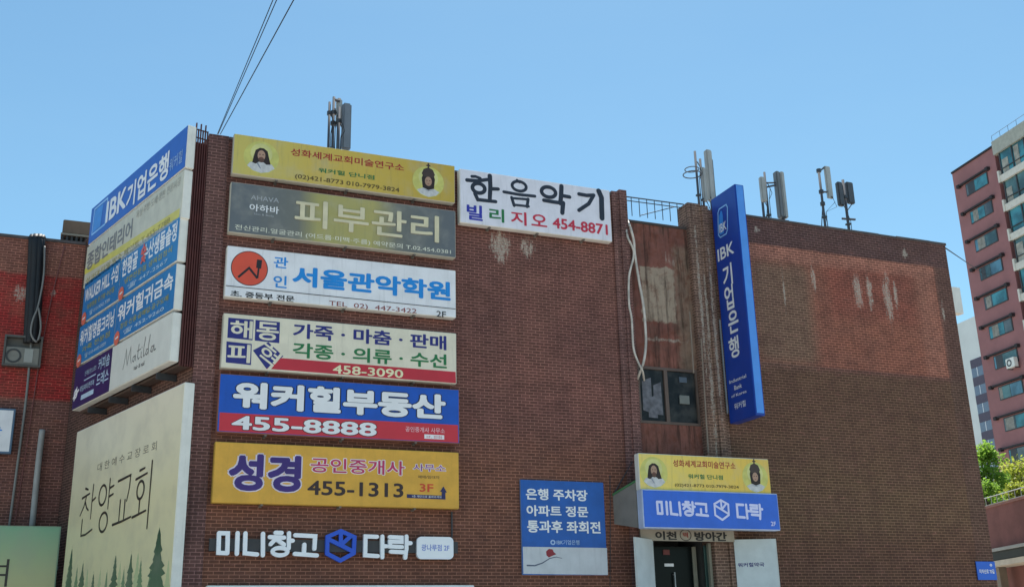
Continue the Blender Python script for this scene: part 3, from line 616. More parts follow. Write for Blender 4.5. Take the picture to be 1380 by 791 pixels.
# ---- projecting blade sign
PB = M('blade blue', srgb(24, 64, 160), .35, var=.05, streak=.12); PB_SKYLIT = M('sky lit blade edge blue', srgb(84, 150, 236), .4, var=.06, streak=.15)  # edge takes a lighter blue; sky light falling on it is painted in
XB, ZB0, ZB1, YB = 15.8, 6.92, 13.1, -1.27
bs = thing('blade_sign', 'tall blue blade sign with vertical white letters projecting from the wall beside the stair bay', 'sign', (XB+.14, YB/2, ZB0))
m = MB(); m.box(XB, XB+.28, YB, -.12, ZB0, ZB1); m.build('cabinet', PB, bs, bevel=.012)
m = MB(); m.box(XB+.035, XB+.245, YB-.012, YB-.001, ZB0+.06, ZB1-.03); m.build('edge_panel', PB_SKYLIT, bs)
for z in (7.6, 10.0, 12.3): m = MB(); m.box(XB+.08, XB+.2, -.12, .0, z, z+.1); m.build('bracket', DSTEEL, bs)
m = MB(); m.box(XB-.03, XB-.003, -.1, -.06, 7.2, 9.7); m.build('cable_duct', M('duct grey', srgb(150, 156, 160), .5), bs)
# the left face: local X runs outward from the wall (-Y), so rotate the sign frame by -90 degrees
S = Fr(bs, (XB, 0, ZB0), R(-90)); BEM = M('emblem blue', srgb(56, 140, 226), .4)
class Fb(Fr):
    """frame on the blade's face: writes into the blade sign's own local space"""
    def fix(s, o):
        o.parent = s.root
        T = WM[s.root.name].inverted() @ (Matrix.Translation(s.o) @ Matrix.Rotation(s.rz, 4, 'Z'))
        o.data.transform(T); return o
    def shape(s, *a, **k): return s.fix(Fr.shape(s, *a, **k))
    def text(s, *a, **k): return s.fix(Fr.text(s, *a, **k))
    def strokes(s, *a, **k): return s.fix(Fr.strokes(s, *a, **k))
S = Fb(bs, (XB, 0, ZB0), R(-90))
H_ = ZB1-ZB0
def bx(x, z): return (x, z)     # x: metres out from the wall, z: metres above the blade's foot
(ea, eb), (ec, ed) = S.p(zH(640, 152)), S.p(zH(706, 282))
S.strokes('bank_emblem', [[(ea, ed+.1), (ea+.07, eb-.08), (ea+.14, eb), (ec+.06, eb), (ec+.1, eb-.1), (ec+.02, ed+.1), (ec-.06, ed), (ea+.08, ed), (ea, ed+.1)]], .035, M('emblem pale', srgb(150, 200, 250), .4), y=-.006)
S.shape('emblem_fill', [(ea+.05, ed+.07), (ea+.1, eb-.2), (ea+.2, eb-.07), (ea+(ec-ea)*.6, eb-.1), (ea+(ec-ea)*.66, eb-.26), (ea+(ec-ea)*.6, ed+.06)], BEM, px=False, y=-.004)
S.text('IBK', (ea+.07, ed+.36), (ec-.02, ed+.12), PALE, .01, px=False, y=-.009)
S.text('IBK', zH(645, 383), zH(746, 398), PALE, .02, y=-.006)
for ch, tl, br in (('기', zH(674, 484), zH(740, 580)), ('업', zH(684, 606), zH(748, 722)), ('은', zI(668, 8), zI(735, 104)), ('행', zI(672, 154), zI(738, 246))): S.text(ch, tl, br, PALE, .022, y=-.006)
for ln, tl, br in (('Industrial', zI(678, 386), zI(774, 368)), ('Bank', zI(706, 416), zI(750, 424)), ('of Korea', zI(690, 468), zI(776, 452)), ('워커힐', zI(706, 516), zI(772, 528))): S.text(ln, tl, br, PALE, .008, y=-.006)

# ---- entrance signs and canopy
S = Sign('shop_sign', 'small ochre sign with two round portraits, directly above the bright blue entrance sign', 'sign', (0, -.80, 0), 0, zG(38, 79), zG(746, 297), .2, ALUW, grad_x('bounce lit gold sheet', [(-1.9, srgb(240, 214, 104)), (0, srgb(238, 204, 92)), (1.9, srgb(232, 194, 80))]), None)  # paler copy of the gold sheet; light from the ground put into its colour
S.text('성화세계교회미술연구소', zG(222, 114), zG(556, 166), REDI, .018); S.text('워커힐 단니점', zG(302, 190), zG(488, 222), GREEN, .02); S.text('(02)421-8773 010-7979-3824', zG(232, 240), zG(572, 273), M('olive ink', (0, 0, 0)), .01)
portrait(S, zG(122, 182), .37); portrait(S, zG(659, 208), .37, True)
S = Sign('shop_sign', 'bright blue sign with white rounded letters and a hexagon, over the entrance door', 'sign', (0, -.88, 0), 0, zG(58, 270), zG(795, 490), .26, M('pale blue white rim', srgb(200, 212, 236), .4), M('cornflower blue sheet', srgb(50, 106, 216), .35, var=.08, streak=.15), None, inset=.022)
LAV = M('lavender white acrylic', srgb(216, 218, 252), .3, var=.03)
def remap(lst, src, dst):
    (a0, b1), (a1, b0) = src; (c0, d1), (c1, d0) = dst
    f = lambda p: (c0+(p[0]-a0)/(a1-a0)*(c1-c0), d0+(p[1]-b0)/(b1-b0)*(d1-d0))
    return [('o', f(st[1]), st[2]*(c1-c0)/(a1-a0), st[3]*(d1-d0)/(b1-b0)) if st[0] == 'o' else [f(p) for p in st] for st in lst]
def bbx(lst):
    P = [p for st in lst for p in ([st[1]] if st[0] == 'o' else st)]
    return (min(p[0] for p in P), max(p[1] for p in P)), (max(p[0] for p in P), min(p[1] for p in P))
for nm, L_, tl, br, wd in (('lettering', N1, zG(138, 334), zG(408, 412), .062), ('lettering', N2, zG(560, 350), zG(700, 428), .062), ('hexagon_logo', NH, zG(440, 328), zG(522, 434), .05)):
    S.strokes(nm, remap(L_, bbx(L_), (S.p(tl), S.p(br))), wd, LAV)
S.text('2F', zG(740, 442), zG(768, 466), LAV, .02)
cn = thing('entrance_canopy', 'grey metal canopy box with a green sloping top behind the entrance signs', 'canopy', (14.6, -.4, 4.45))
za_ = on_y(827, 668, -.02).z; zb2 = on_y(827, 708, -.02).z
x0c = 12.74
zw0, zw1 = on_y(827, 706, -.01).z, on_y(827, 668, -.01).z; zf0, zf1 = on_y(858, 711, -.6).z, on_y(857, 650, -.6).z
pa, pb = on_y(827, 690, -.01).x, 12.68
for nm_x, dx in ((0, 0), (1, 1)):
    q0 = (pa, -.01) if not dx else (16.46, -.01); q1 = (pb, -.62) if not dx else (16.46, -.6)
    m = MB(); m.prism([(*q0, zw0), (*q1, zf0), (*q1, zf1), (*q0, zw1)], (.04, 0, 0)); m.build('side_panel', M('canopy grey', srgb(124, 118, 112), .6, streak=.3), cn)
m = MB(); m.prism([(pa-.01, -.01, zw1+.003), (16.52, -.01, zw1+.003), (16.52, -.61, zf1+.003), (pb-.01, -.61, zf1+.003)], (0, 0, .05)); m.build('roof_sheet', M('green canopy sheet', srgb(70, 116, 72), .6, streak=.3), cn)
m = MB(); m.box(12.80, 16.44, -.6, -.02, 4.33, 4.355); m.build('soffit', M('soffit grey', srgb(128, 124, 116), .7), cn)
m = MB(); m.tube([on_y(828, 664, -.02), on_y(852, 622, -.05)], .012, 6); m.build('stay_wire', DSTEEL, cn)
S = Sign('shop_sign', 'grey header board with black letters and a ringed red syllable above the door', 'sign', (0, -.14, 0), 0, zP(140, 72), zP(940, 188), .04, M('header edge', srgb(110, 106, 98), .6), M('header grey', srgb(170, 162, 148), .6, var=.1, streak=.2), None, inset=.004)
S.text('이천', zP(266, 96), zP(452, 172), BLACK, .045); S.text('방아간', zP(596, 100), zP(876, 182), BLACK, .045); S.text('떡', zP(500, 106), zP(546, 152), M('header red', srgb(150, 52, 46), .5), .02)
S.strokes('ring', [('o', (524, 130), 46, 46)], .018, BLACK, zP)
S2 = Fb(bld, (15.62, -.122, 0), math.atan2(dl.y, dl.x)); S2.fix_root = eo
d0 = dl.length
o_ = S2.text('워커힐약국', (.05, 3.46), (.70, 3.36), NAVY, .02, px=False, y=-.004)

# thin cable down the brick beside the entrance
cable('wall_cable', [on_y(822, 640, -.02), on_y(822.5, 720, -.02), on_y(822, 800, -.02)], .008, DSTEEL, 'thin dark cable running down the brick beside the blue parking notice', 'cable')
S = Sign('number_plate', 'small blue address plate low on the far right corner of the brick wall', 'sign', (0, -.03, 0), 0, (1314.5, 756), (1344, 781), .02, M('plate edge', srgb(40, 80, 160), .5), M('plate blue', srgb(34, 98, 206), .4, var=.05), inset=.004)
S.text('아차산로 70길', (1319, 766.5), (1340, 772.5), PALE, .02); S.strokes('plate_mark', [('o', (1335, 761), 1.2, 1.2)], .02, PALE, lambda x, y: (x, y))

# ------------------------------------------------------------------ signs along the left wall
RZ = LA-math.pi           # local X points back to the corner
O5 = C0+Nout*.52; O3 = C0+Nout*.26
G2 = 'box signs stacked on the left wall'
IB = M('bank blue sheet', srgb(26, 92, 190), .4, var=.06, streak=.1)
def lsign(name, label, tl, br, rim, face, **k): return Sign(name, label, 'sign', O5, RZ, tl, br, .2, rim, face, G2, **k)
S = lsign('shop_sign', 'blue bank sign with white letters, topmost of the stack on the left wall', (124, 281.5), (249.6, 225.4), ALUW, IB)
S.text('IBK', zJ(520, 462), zJ(608, 456), PALE, .03); bank_lbl = S
def redo(S, body, tl, br, mat, bold=.02, **k):
    """text from its top-left and bottom-right ink corners"""
    return S.text(body, tl, br, mat, bold, **k)
for o in list(S.root.children):
    if o.name.startswith('lettering'): bpy.data.objects.remove(o)
S.text('IBK', zJ(522, 442), zJ(610, 465), PALE, .03); S.text('기업은행', zJ(622, 362), zJ(815, 318), PALE, .03); S.text('워커힐', zJ(826, 236), zJ(884, 246), M('pale blue ink', (0, 0, 0)), .0)
a, b = S.p(zJ(458, 478)), S.p(zJ(512, 545))
S.strokes('bank_emblem', [[(a[0], b[1]), (a[0]+.04, a[1]), (b[0], a[1]), (b[0]-.04, b[1]), (a[0], b[1])]], .05, M('emblem pale', (0, 0, 0))); S.shape('emblem_fill', [(a[0]+.06, b[1]+.05), (a[0]+.1, a[1]-.06), (a[0]+(b[0]-a[0])*.7, a[1]-.06), (a[0]+(b[0]-a[0])*.62, b[1]+.05)], BEM, px=False)
S = lsign('shop_sign', 'faded cream sign with a yellow lower band, second in the stack on the left wall', (118, 333.5), (244, 293), ALUW, M('faded cream sheet', srgb(204, 200, 180), .45, var=.1, streak=.2))
S.shape('yellow_band', [zJ(412, 792), zJ(412, 766), zJ(872, 470), zJ(870, 512)], M('faded yellow', srgb(216, 204, 92), .45, var=.1), y=-.0084)
W_, Hh = S.w/2, S.h
S.text('종합인테리어', (-W_+.12, Hh*.82), (.15, Hh*.38), M('faded grey ink', srgb(126, 124, 124), .5), .025, px=False); S.text('욕실·주방·도배·장판 전문시공', (.35, Hh*.9), (W_-.15, Hh*.72), M('faint grey ink', srgb(164, 160, 148), .5), .0, px=False)
S.text('싱크대·타일·방수·페인트 T.455-7788', (-W_+.2, Hh*.2), (W_-.6, Hh*.06), M('faded olive ink', srgb(158, 150, 80), .5), .0, px=False)
TEAL = M('teal blue sheet', srgb(28, 124, 188), .4, var=.07, streak=.1); OLV = M('olive yellow ink', srgb(168, 166, 88), .4); PKR = M('salmon red vinyl', srgb(224, 112, 92), .45); PBW = M('powder blue vinyl', srgb(190, 216, 236), .4)
def half_signs(tl, mid, br, lab1, lab2, t1, t2):
    S = lsign('shop_sign', lab1, tl, mid, ALUW, TEAL); W_, H = S.w/2, S.h
    S.text(t1[0], (-W_+.1, H*.86), (W_-.06, H*.46), PALE, .03, px=False); S.text(t1[1], (-W_+.3, H*.4), (W_-.35, H*.25), OLV, .015, px=False); S.text(t1[2], (-W_+.55, H*.19), (W_-.4, H*.08), PBW, .01, px=False)
    S.disc('corner_logo', (-W_+.2, .12), .14, PKR, px=False)
    S = lsign('shop_sign', lab2, (mid[0]+.4, tl[1]+(br[1]-tl[1])*0), br, ALUW, TEAL) if False else None
    return None
def lrow(x0, x1, ztop, zbot, lab, face, texts, logo=True):
    """one box of a two-box row: x0..x1 metres along the wall from the corner"""
    o = O5; W_ = (x0-x1)/2
    S = Fr.__new__(Fr); S.rz = RZ; S.ex = Vector((math.cos(RZ), math.sin(RZ), 0)); S.n = Vector((-math.sin(RZ), math.cos(RZ), 0)); S.k = 0
    base = O5+Ldir*((x0+x1)/2); base.z = zbot; S.o = base; S.w = abs(x1-x0); S.h = ztop-zbot
    S.root = thing('shop_sign', lab, 'sign', base, RZ, G2)
    W_ = S.w/2; H = S.h
    m = MB(); m.box(-W_, W_, 0, .2, 0, H); m.build('cabinet', ALUW, S.root, bevel=.012, local=True)
    m = MB(); m.box(-W_+.008, W_-.008, -.007, -.0005, .012, H-.012); m.build('face_panel', face, S.root, local=True)
    if texts:
        S.text(texts[0], (-W_+.12, H*.88), (W_-.1, H*.46), PALE, .03, px=False); S.text(texts[1], (-W_+.35, H*.4), (W_-.3, H*.26), OLV, .015, px=False); S.text(texts[2], (-W_+.6, H*.2), (W_-.5, H*.08), PBW, .01, px=False)
    if logo: S.disc('corner_logo', (-W_+.2, .1), .17, PKR, px=False, y=-.016); S.strokes('logo_mark', [[(-W_+.13, .1), (-W_+.27, .12)]], .04, PALE, y=-.018)
    return S
lrow(6.0, 3.46, 10.86, 9.76, 'teal sign with Latin capitals, left box of its row on the left wall', TEAL, ('WALKER HILL 수입', '의류명품 옷가방 수선점', '☎ 010-9042-3386'))
S = lrow(3.44, 0, 10.86, 9.76, 'teal sign with one red letter, right box of the third row on the left wall', TEAL, ('한평골   수산생돌솥정', '냉면전문점 생복집정식', '☎ 447-2567'))
S.text('숯', (-.42, S.h*.9), (-.1, S.h*.46), M('orange red ink', (0, 0, 0)), .04, px=False, y=-.02)
lrow(6.05, 3.48, 9.70, 8.66, 'teal sign naming a laundry, left box of the fourth row on the left wall', TEAL, ('워커힐명품크리닝', '가죽 전문점', '☎ 010-4400-0209'))
lrow(3.46, 0, 9.70, 8.66, 'teal sign naming a jeweller, right box of the fourth row on the left wall', TEAL, ('워커힐귀금속', '정성·신용·금매입·공구도매', '☎ 452-9260'))
S = lrow(6.05, 3.5, 8.60, 7.52, 'dark purple sign with small pale text at the bottom of the left wall stack', M('aubergine sheet', srgb(46, 38, 96), .4, var=.08), None, False)
W_, H = S.w/2, S.h
S.text('신개념 댄스스포츠', (-W_+.75, H*.80), (W_-1.0, H*.68), PBW, .0, px=False); S.strokes('rule', [(-W_+.75, H*.6), (W_-1.0, H*.6)] and [[(-W_+.75, H*.58), (W_-1.0, H*.58)]], .03, PBW); S.text('웨딩/파티/연주복', (-W_+.5, H*.48), (W_-1.05, H*.34), PBW, .01, px=False); S.text('커피숍', (W_-.85, H*.9), (W_-.1, H*.62), PBW, .01, px=False); S.text('드레스', (W_-.9, H*.56), (W_-.1, H*.26), PBW, .015, px=False)
S.rect2 = None; S.shape('phone_plate', [(-W_+.62, H*.14), (W_-1.05, H*.14), (W_-1.05, H*.25), (-W_+.62, H*.25)], PBW, px=False); S.strokes('flower_mark', [('o', (-W_+.2, H*.36), .1, .1), [(-W_+.05, H*.28), (-W_+.4, H*.42)], [(-W_+.12, H*.22), (-W_+.26, H*.5)]], .06, PALE)
S = lrow(3.48, 0, 8.60, 7.52, 'off white sign with handwritten script, bottom right of the left wall stack', M('pearl sheet', srgb(222, 224, 216), .4, var=.05, streak=.1), None, False)
SCR = M('grey script ink', srgb(92, 92, 92), .5)
def scr(pts): return [(-.95+x*1.9, .34+y*.5) for x, y in pts]
S.strokes('script_lettering', [scr(a) for a in ([(0, .05), (.03, .3), (.07, .95), (.1, .5), (.13, .15), (.17, .6), (.21, .95), (.23, .4), (.26, .15)], [(.36, .4), (.31, .38), (.3, .2), (.34, .15), (.38, .42), (.4, .15)], [(.47, .85), (.45, .3), (.48, .14), (.51, .2)], [(.43, .55), (.53, .58)], [(.56, .42), (.56, .18), (.59, .15)], [(.57, .6), (.575, .63)], [(.66, 1.02), (.63, .5), (.64, .15), (.67, .18)], [(.8, 1.0), (.77, .5), (.78, .15)], [(.77, .38), (.72, .4), (.7, .2), (.74, .14), (.78, .3)], [(.93, .4), (.87, .4), (.85, .2), (.9, .14), (.94, .42), (.95, .16), (1.0, .2)])], .022, SCR)
S.text('hair & nail', (-.25, .3), (.35, .2), SCR, -.01, px=False)
# frame that carries the stack: ribbed end panel, tray, thin bars standing above it
fr = thing('sign_frame', 'brown ribbed steel frame holding the stacked signs at the building corner', 'sign frame', O5+Nout*-.3+Vector((0, 0, 7.45)))
m = MB(); base = C0+Nout*.01-Ldir*.0; m.obox(Vector((base.x, base.y, 7.46)), Nout*.27, Ldir*.04, (0, 0, 5.2)); m.build('end_panel', BROWN_PAINT, fr)
m = MB()
for k in range(6):
    o = C0+Nout*(.02+k*.055)-Ldir*.045; o.z = 7.44; m.obox(o, Nout*.022, Ldir*.04, (0, 0, 5.25+(.42 if k % 2 else .28)))
m.build('rib', BROWN_PAINT, fr)
m = MB()
for z in (12.75, 12.95): o = C0+Nout*.01-Ldir*.02; o.z = z; m.obox(o, Nout*.3, Ldir*.02, (0, 0, .025))
m.build('top_bar', DSTEEL, fr)
m = MB(); o = C0+Nout*.05+Ldir*.05; o.z = 7.46; m.obox(o, Nout*.24, Ldir*5.95, (0, 0, .05)); m.build('tray', M('dark tray', srgb(84, 66, 58), .8, streak=.3), fr)
m = MB()
for u in (.8, 2.2, 3.6, 5.0): o = C0+Nout*.01+Ldir*u; o.z = 7.3; m.obox(o, Nout*.45, Ldir*.05, (0, 0, .14))
m.build('support_arm', DSTEEL, fr)

# ---- church banner sign
GZ = grad_z('church sign sheet', [(0, srgb(220, 210, 162)), (2.8, srgb(230, 221, 180)), (5.4, srgb(238, 232, 212))])
S = Sign('church_sign', 'tall cream church sign with thin brush letters and dark green fir silhouettes', 'sign', O3, RZ, (104, 582), (226, 850), .22, ALUW, GZ, None, wall=.26, inset=.03)
BRN = M('brush black', srgb(52, 46, 40), .5)
def cbox(tl, br, lst):
    (x0, z1), (x1, z0) = S.p(tl), S.p(br); f = lambda p: (x0+p[0]*(x1-x0), z1+p[1]*(z0-z1))
    return [('o', f(st[1]), st[2]*(x1-x0), st[3]*(z1-z0)) if st[0] == 'o' else [f(p) for p in st] for st in lst]
CH = {'chan': [[(.22, .02), (.42, .06)], [(.05, .2), (.55, .15)], [(.34, .19), (.22, .38), (.0, .54)], [(.3, .3), (.42, .42), (.56, .48)], [(.78, .0), (.76, .3), (.77, .66)], [(.78, .32), (1.0, .27)], [(.2, .64), (.2, .95), (.5, .95), (.95, .88)]],
  'yang': [('o', (.3, .27), .24, .19), [(.72, 0), (.72, .56)], [(.72, .18), (1.0, .15)], [(.72, .34), (1.0, .31)], ('o', (.5, .8), .26, .18)],
  'gyo': [[(.1, .1), (.5, .08), (.85, .06), (.82, .3), (.72, .52)], [(.33, .48), (.33, .86)], [(.62, .5), (.62, .84)], [(-.04, .9), (.5, .88), (1.05, .84)]],
  'hoe': [[(.22, .04), (.5, .02)], [(.02, .18), (.66, .13)], ('o', (.34, .4), .2, .16), [(.34, .58), (.34, .82)], [(-.02, .86), (.74, .8)], [(.9, -.06), (.89, .5), (.88, 1.12)]]}
# four brush syllables along one level line of the sign
ax, az = S.p(zL(338, 400)); bxx, bz = S.p(zL(642, 300)); top = (az+bz)/2+.08; zlow = top-1.2
wq = (bxx-ax)
for i, kk in enumerate(('chan', 'yang', 'gyo', 'hoe')):
    x0 = ax+wq*i/4; x1 = x0+wq*.215; f = lambda p: (x0+p[0]*(x1-x0), top+p[1]*(zlow-top))
    S.strokes('lettering', [('o', f(st[1]), st[2]*(x1-x0), st[3]*(top-zlow)) if st[0] == 'o' else [f(p) for p in st] for st in CH[kk]], .06, BRN, taper=.75)
S.text('대 한 예 수 교 장 로 회', (ax+wq*.2, top+.48), (ax+wq*.98, top+.28), M('brown grey ink', srgb(110, 102, 86), .5), -.01, px=False)
FIR = [grad_z('print fir dark', [(0, srgb(112, 136, 106)), (1., srgb(76, 106, 82)), (2., srgb(50, 80, 60)), (2.9, srgb(44, 70, 54))]), grad_z('print fir mid', [(0, srgb(156, 174, 132)), (1.2, srgb(112, 142, 106)), (2.2, srgb(84, 116, 84))]), grad_z('print fir pale', [(0, srgb(200, 204, 158)), (1.2, srgb(190, 200, 152)), (2.2, srgb(172, 188, 140))])]
rnd = random.Random(3); W_ = S.w/2-.03
firs = [(98, 737, 0), (113, 756, 0), (127, 771, 0), (157, 746, 0), (178, 744, 0), (216, 708, 0), (145, 768, 1), (168, 764, 1), (191, 752, 1), (204, 762, 1), (105, 762, 1), (136, 766, 2), (187, 742, 2), (119, 764, 2), (163, 756, 2), (228, 752, 2), (93, 760, 2)]
for (fx, fy, ci) in sorted(firs, key=lambda a: -a[2]):
    L_, R_ = [], []; n = 26; X0, h = S.p((fx, fy)); wd = (.34 if fx != 216 else .42)*h*(1 if ci == 0 else .8)
    for i in range(n):
        t = i/n; r = wd*(t**.9)*(.62 if i % 2 else 1)*rnd.uniform(.72, 1.12); z = .04+(h-.04)*(1-t)
        L_.append((max(-W_, X0-r), z-(.03 if i % 2 == 0 else 0))); R_.append((min(W_, X0+r*rnd.uniform(.85, 1.1)), z-(.03 if i % 2 == 0 else 0)))
    S.shape('printed_fir', [(X0, h*1.02)]+R_+[(min(W_, X0+wd), .035), (max(-W_, X0-wd), .035)]+L_[::-1], FIR[ci], px=False, y=(-.0082, -.0096, -.011)[2-ci]-rnd.uniform(0, .0008))

# ------------------------------------------------------------------ neighbouring building on the left, set back
NBK = brick('red painted neighbour brick', srgb(138, 92, 80), [(-20, 2, 8.15, 11.62, srgb(140, 42, 42), .94, .06), (-20, 2, 0, 8.15, srgb(98, 70, 66), .8, .1)], [(-2.0, 11.12, .06, .28), (-1.35, 11.08, .2, .24), (-.55, 11.15, .07, .1)], bw=.21, bh=.075)
NY = 7.6
nb_ = thing('neighbour_building', 'lower red painted brick building behind the left wall signs, with bare brick along its top', 'building', (-5, NY, 0))
m = MB(); m.box(-14, .32, NY, NY+9, 0, 12.62); m.build('wall', NBK, nb_)
m = MB(); m.box(-14.05, .14, NY-.05, NY+.3, 12.622, 12.70); m.build('coping', COP, nb_)
ny = lambda x, y, d=0.: on_y(x, y, NY-d)
# cable bundle down that wall
for k, (dx, r, dd) in enumerate(((-8, .10, .11), (-3.2, .115, .15), (2, .11, .14), (6, .085, .11))):
    cable('cable_bundle', [ny(52+dx, 321, -.15), ny(51+dx, 324, dd), ny(49+dx, 370, dd), ny(46+dx, 420, dd+.04), ny(43+dx*.9, 462, dd)], r, M('black cable sheath', (.012, .013, .016), .6), ('left edge', 'second from the left', 'third from the left', 'right edge')[k]+' strand of the thick black cable bundle on the red wall', 'cable', 'strands of the black cable bundle')
LOOP = M('grey cable', srgb(130, 130, 128), .5)
cable('cable_loop', [ny(60, 332, .2), ny(59, 370, .22), ny(52, 410, .26), ny(44, 432, .28), ny(42, 450, .28), ny(50, 460, .26), ny(55, 440, .28), ny(52, 415, .26)], .028, LOOP, 'grey cable loop hanging in front of the black bundle, above the wall unit', 'cable')
cable('thin_wire', [ny(87, 332, .04), ny(70, 400, .05), ny(56, 470, .05), ny(48, 520, .05), ny(36, 600, .05), ny(20, 705, .05), ny(16, 730, .05)], .014, M('red brown wire', srgb(130, 80, 78), .6), 'thin reddish wire slanting down the painted wall right of the black bundle', 'wire')
cable('wall_pipe', [ny(42, 462, .1), ny(36, 530, .1), ny(27, 600, .1), ny(12, 712, .1)], .035, LOOP, 'slim grey pipe running down from the wall unit to the green sign', 'pipe')
cable('wall_pipe', [ny(57, 579, .14), ny(51, 630, .14), ny(43, 712, .14)], .085, M('grey pvc pipe', srgb(160, 160, 158), .45, var=.15), 'thick grey pipe with an open top standing above the green sign', 'pipe')
# recessed wall unit
a, b = ny(7, 450, .2), ny(54, 495, .2)
wu = thing('wall_unit', 'old air conditioner in a grey metal box on the red wall under the cable bundle', 'air conditioner', ((a.x+b.x)/2, NY-.2, b.z))
W_, H = (b.x-a.x)/2, a.z-b.z
m = MB(); m.box(-W_, W_, .0, .2, 0, .05); m.box(-W_, W_, 0, .2, H-.06, H); m.box(-W_, -W_+.05, 0, .2, .05, H-.06); m.box(W_-.05, W_, 0, .2, .05, H-.06); m.box(-W_+.05, W_-.05, .17, .195, .05, H-.06); m.build('housing', M('dull grey housing', srgb(92, 90, 86), .6, streak=.4), wu, local=True)
m = MB(); m.box(-W_+.06, W_-.06, .03, .165, .055, H*.62); m.build('body', M('unit beige', srgb(128, 126, 118), .5, var=.2), wu, local=True, bevel=.01)
S = Fr(wu, (0, 0, 0)); ring_m = MB(); ring(ring_m, (-W_*.45, H*.33), .17, .17, .05, .015, .01, 24); ring_m.build('fan_grille', M('grille dark', (.05, .05, .05), .5), wu, local=True)
m = MB(); m.box(.05, W_*.55, .018, .029, .12, H*.58); m.build('panel', M('panel pale', srgb(164, 166, 160), .5), wu, local=True)
# rooftop cooler on the neighbour
a, b = on_y(80, 295, NY+.4), on_y(124, 326, NY+.4)
rc = thing('rooftop_cooler', 'brown boxy cooling unit with a dark louvred base on the neighbouring roof', 'cooling unit', ((a.x+b.x)/2+.2, NY+.8, 12.70))
H = a.z-12.70
m = MB(); m.box(-.55, .2, -.4, .4, H*.48, H); m.box(.24, .8, -.35, .4, H*.5, H-.03); m.build('body', M('brown cooler panel', srgb(112, 92, 76), .7, streak=.4), rc, local=True, bevel=.02)
m = MB(); m.box(-.58, .8, -.42, .4, H*.40, H*.475); m.build('shelf', M('shelf grey', srgb(150, 140, 126), .7), rc, local=True)
m = MB()
for k in range(11): m.box(-.56+k*.125, -.5+k*.125, -.38, -.3, 0, H*.395)
for k in range(4): m.box(-.57, .8, -.29, -.25, .02+k*H*.1, .05+k*H*.1)
m.box(-.5, .75, -.2, .35, 0, H*.39); m.build('louvred_base', M('louvre dark', (.05, .045, .045), .7), rc, local=True)
# small signs at the frame's left edge
S = Sign('shop_sign', 'white sign with a blue grey rim, cut by the left edge of the picture', 'sign', (0, NY-.25, 0), 0, (-70, 546), (14.5, 611), .2, M('blue grey rim', srgb(84, 112, 140), .5), WHITE, None, wall=.25, inset=.05)
S.text('부동산', (-60, 572), (2, 588), BLUEI, .03)
GG = grad_z('green to sand sheet', [(0, srgb(206, 196, 140)), (.9, srgb(190, 190, 140)), (2.2, srgb(120, 172, 138))])
S = Sign('shop_sign', 'green to sand coloured sign at the bottom left corner, below the grey pipes', 'sign', (0, NY-1.2, 0), 0, (-150, 705), (70.5, 830), .2, M('sage rim', srgb(140, 168, 140), .5), GG, None, inset=.03)
S.text('교회  여', (-130, 752), (9, 790), BRN, .0)
m = MB(); a = ny(64, 766, .3); m.tube([a, a+Vector((.75, -.2, .02))], .05); tag(recenter(m.build('support_pipe', LOOP)), 'short pale pipe spanning between the green sign and the church sign', 'pipe')
cable('wall_cable', [ny(88, 700, .3), ny(84, 712, .32), ny(82, 740, .3), ny(81, 765, .3)], .03, LOOP, 'grey cable curving down beside the lower edge of the church sign', 'cable')

# ------------------------------------------------------------------ antennas on the roof
G3 = 'mobile antennas along the roof edge'
ANT = M('antenna grey', srgb(170, 172, 170), .5, var=.12, streak=.2); ANTD = M('antenna dark grey', srgb(112, 116, 120), .5, var=.1); MAST = M('mast steel', (.085, .095, .115), .75, 0, var=.15, spec=.25)  # ANTD is the darker grey of the two antenna tones
YA = 1.6; ZR = 12.32
za4 = zm(400, 100, 6.59)
def at(z, x, y, yy=YA): return on_y(*z(x, y), yy)
def mast(x, y, z1, r=.035, z0=ZR): m = MB(); m.tube([(x, y, z0), (x, y, z1)], r, 10); return m
def antenna(label, x, y, z1, r, rad=None, panels=(), collars=(), arms=(), group=G3, name='antenna_mast', cat='antenna'):
    t = thing(name, label, cat, (x, y, ZR), 0, group)
    mast(x, y, z1, r).build('mast', MAST, t, smooth=True)
    m = MB(); m.box(x-.15, x+.15, y-.15, y+.15, ZR, ZR+.04); m.build('base_plate', DSTEEL, t)
    for (px_, py_, w_, d_, za, zb, mt) in panels:
        m = MB(); m.box(px_-w_/2, px_+w_/2, py_-d_/2, py_+d_/2, za, zb); m.build('panel', mt, t, bevel=min(w_, d_)*.22)
    for z in collars: m = MB(); m.tube([(x, y, z-.05), (x, y, z+.05)], r*1.9, 10); m.build('collar', DSTEEL, t)
    r_ = random.Random(int(x*100)); zt = panels[0][4] if panels else z1-.4
    xb = panels[0][0] if panels else x
    if zt < ZR+.2: zt = ZR+.9
    for q_ in range(2):
        m = MB(); m.tube([(xb+.03*q_, y-.06, zt+.05), (xb+.08+.05*q_, y-.1, zt-.15*(q_+1)), (x+r*1.3, y-r-.015, max(ZR+.3, zt-.5)), (x+r*(1.2-q_), y-r-.02, ZR+.15), (x+.2+.1*q_, y-.25, ZR+.02)], .009, 5); m.build('feeder_cable', M('feeder black', (.03, .03, .032), .6), t)
    for zc_ in (ZR+.5, (ZR+z1)/2): m = MB(); m.box(x-r-.02, x+r+.02, y-r-.03, y+r+.02, zc_-.025, zc_+.025); m.build('clamp', DSTEEL, t)
    for (p0, p1, rr) in arms: m = MB(); m.tube([p0, p1], rr, 6); m.build('arm', MAST, t)
    return t
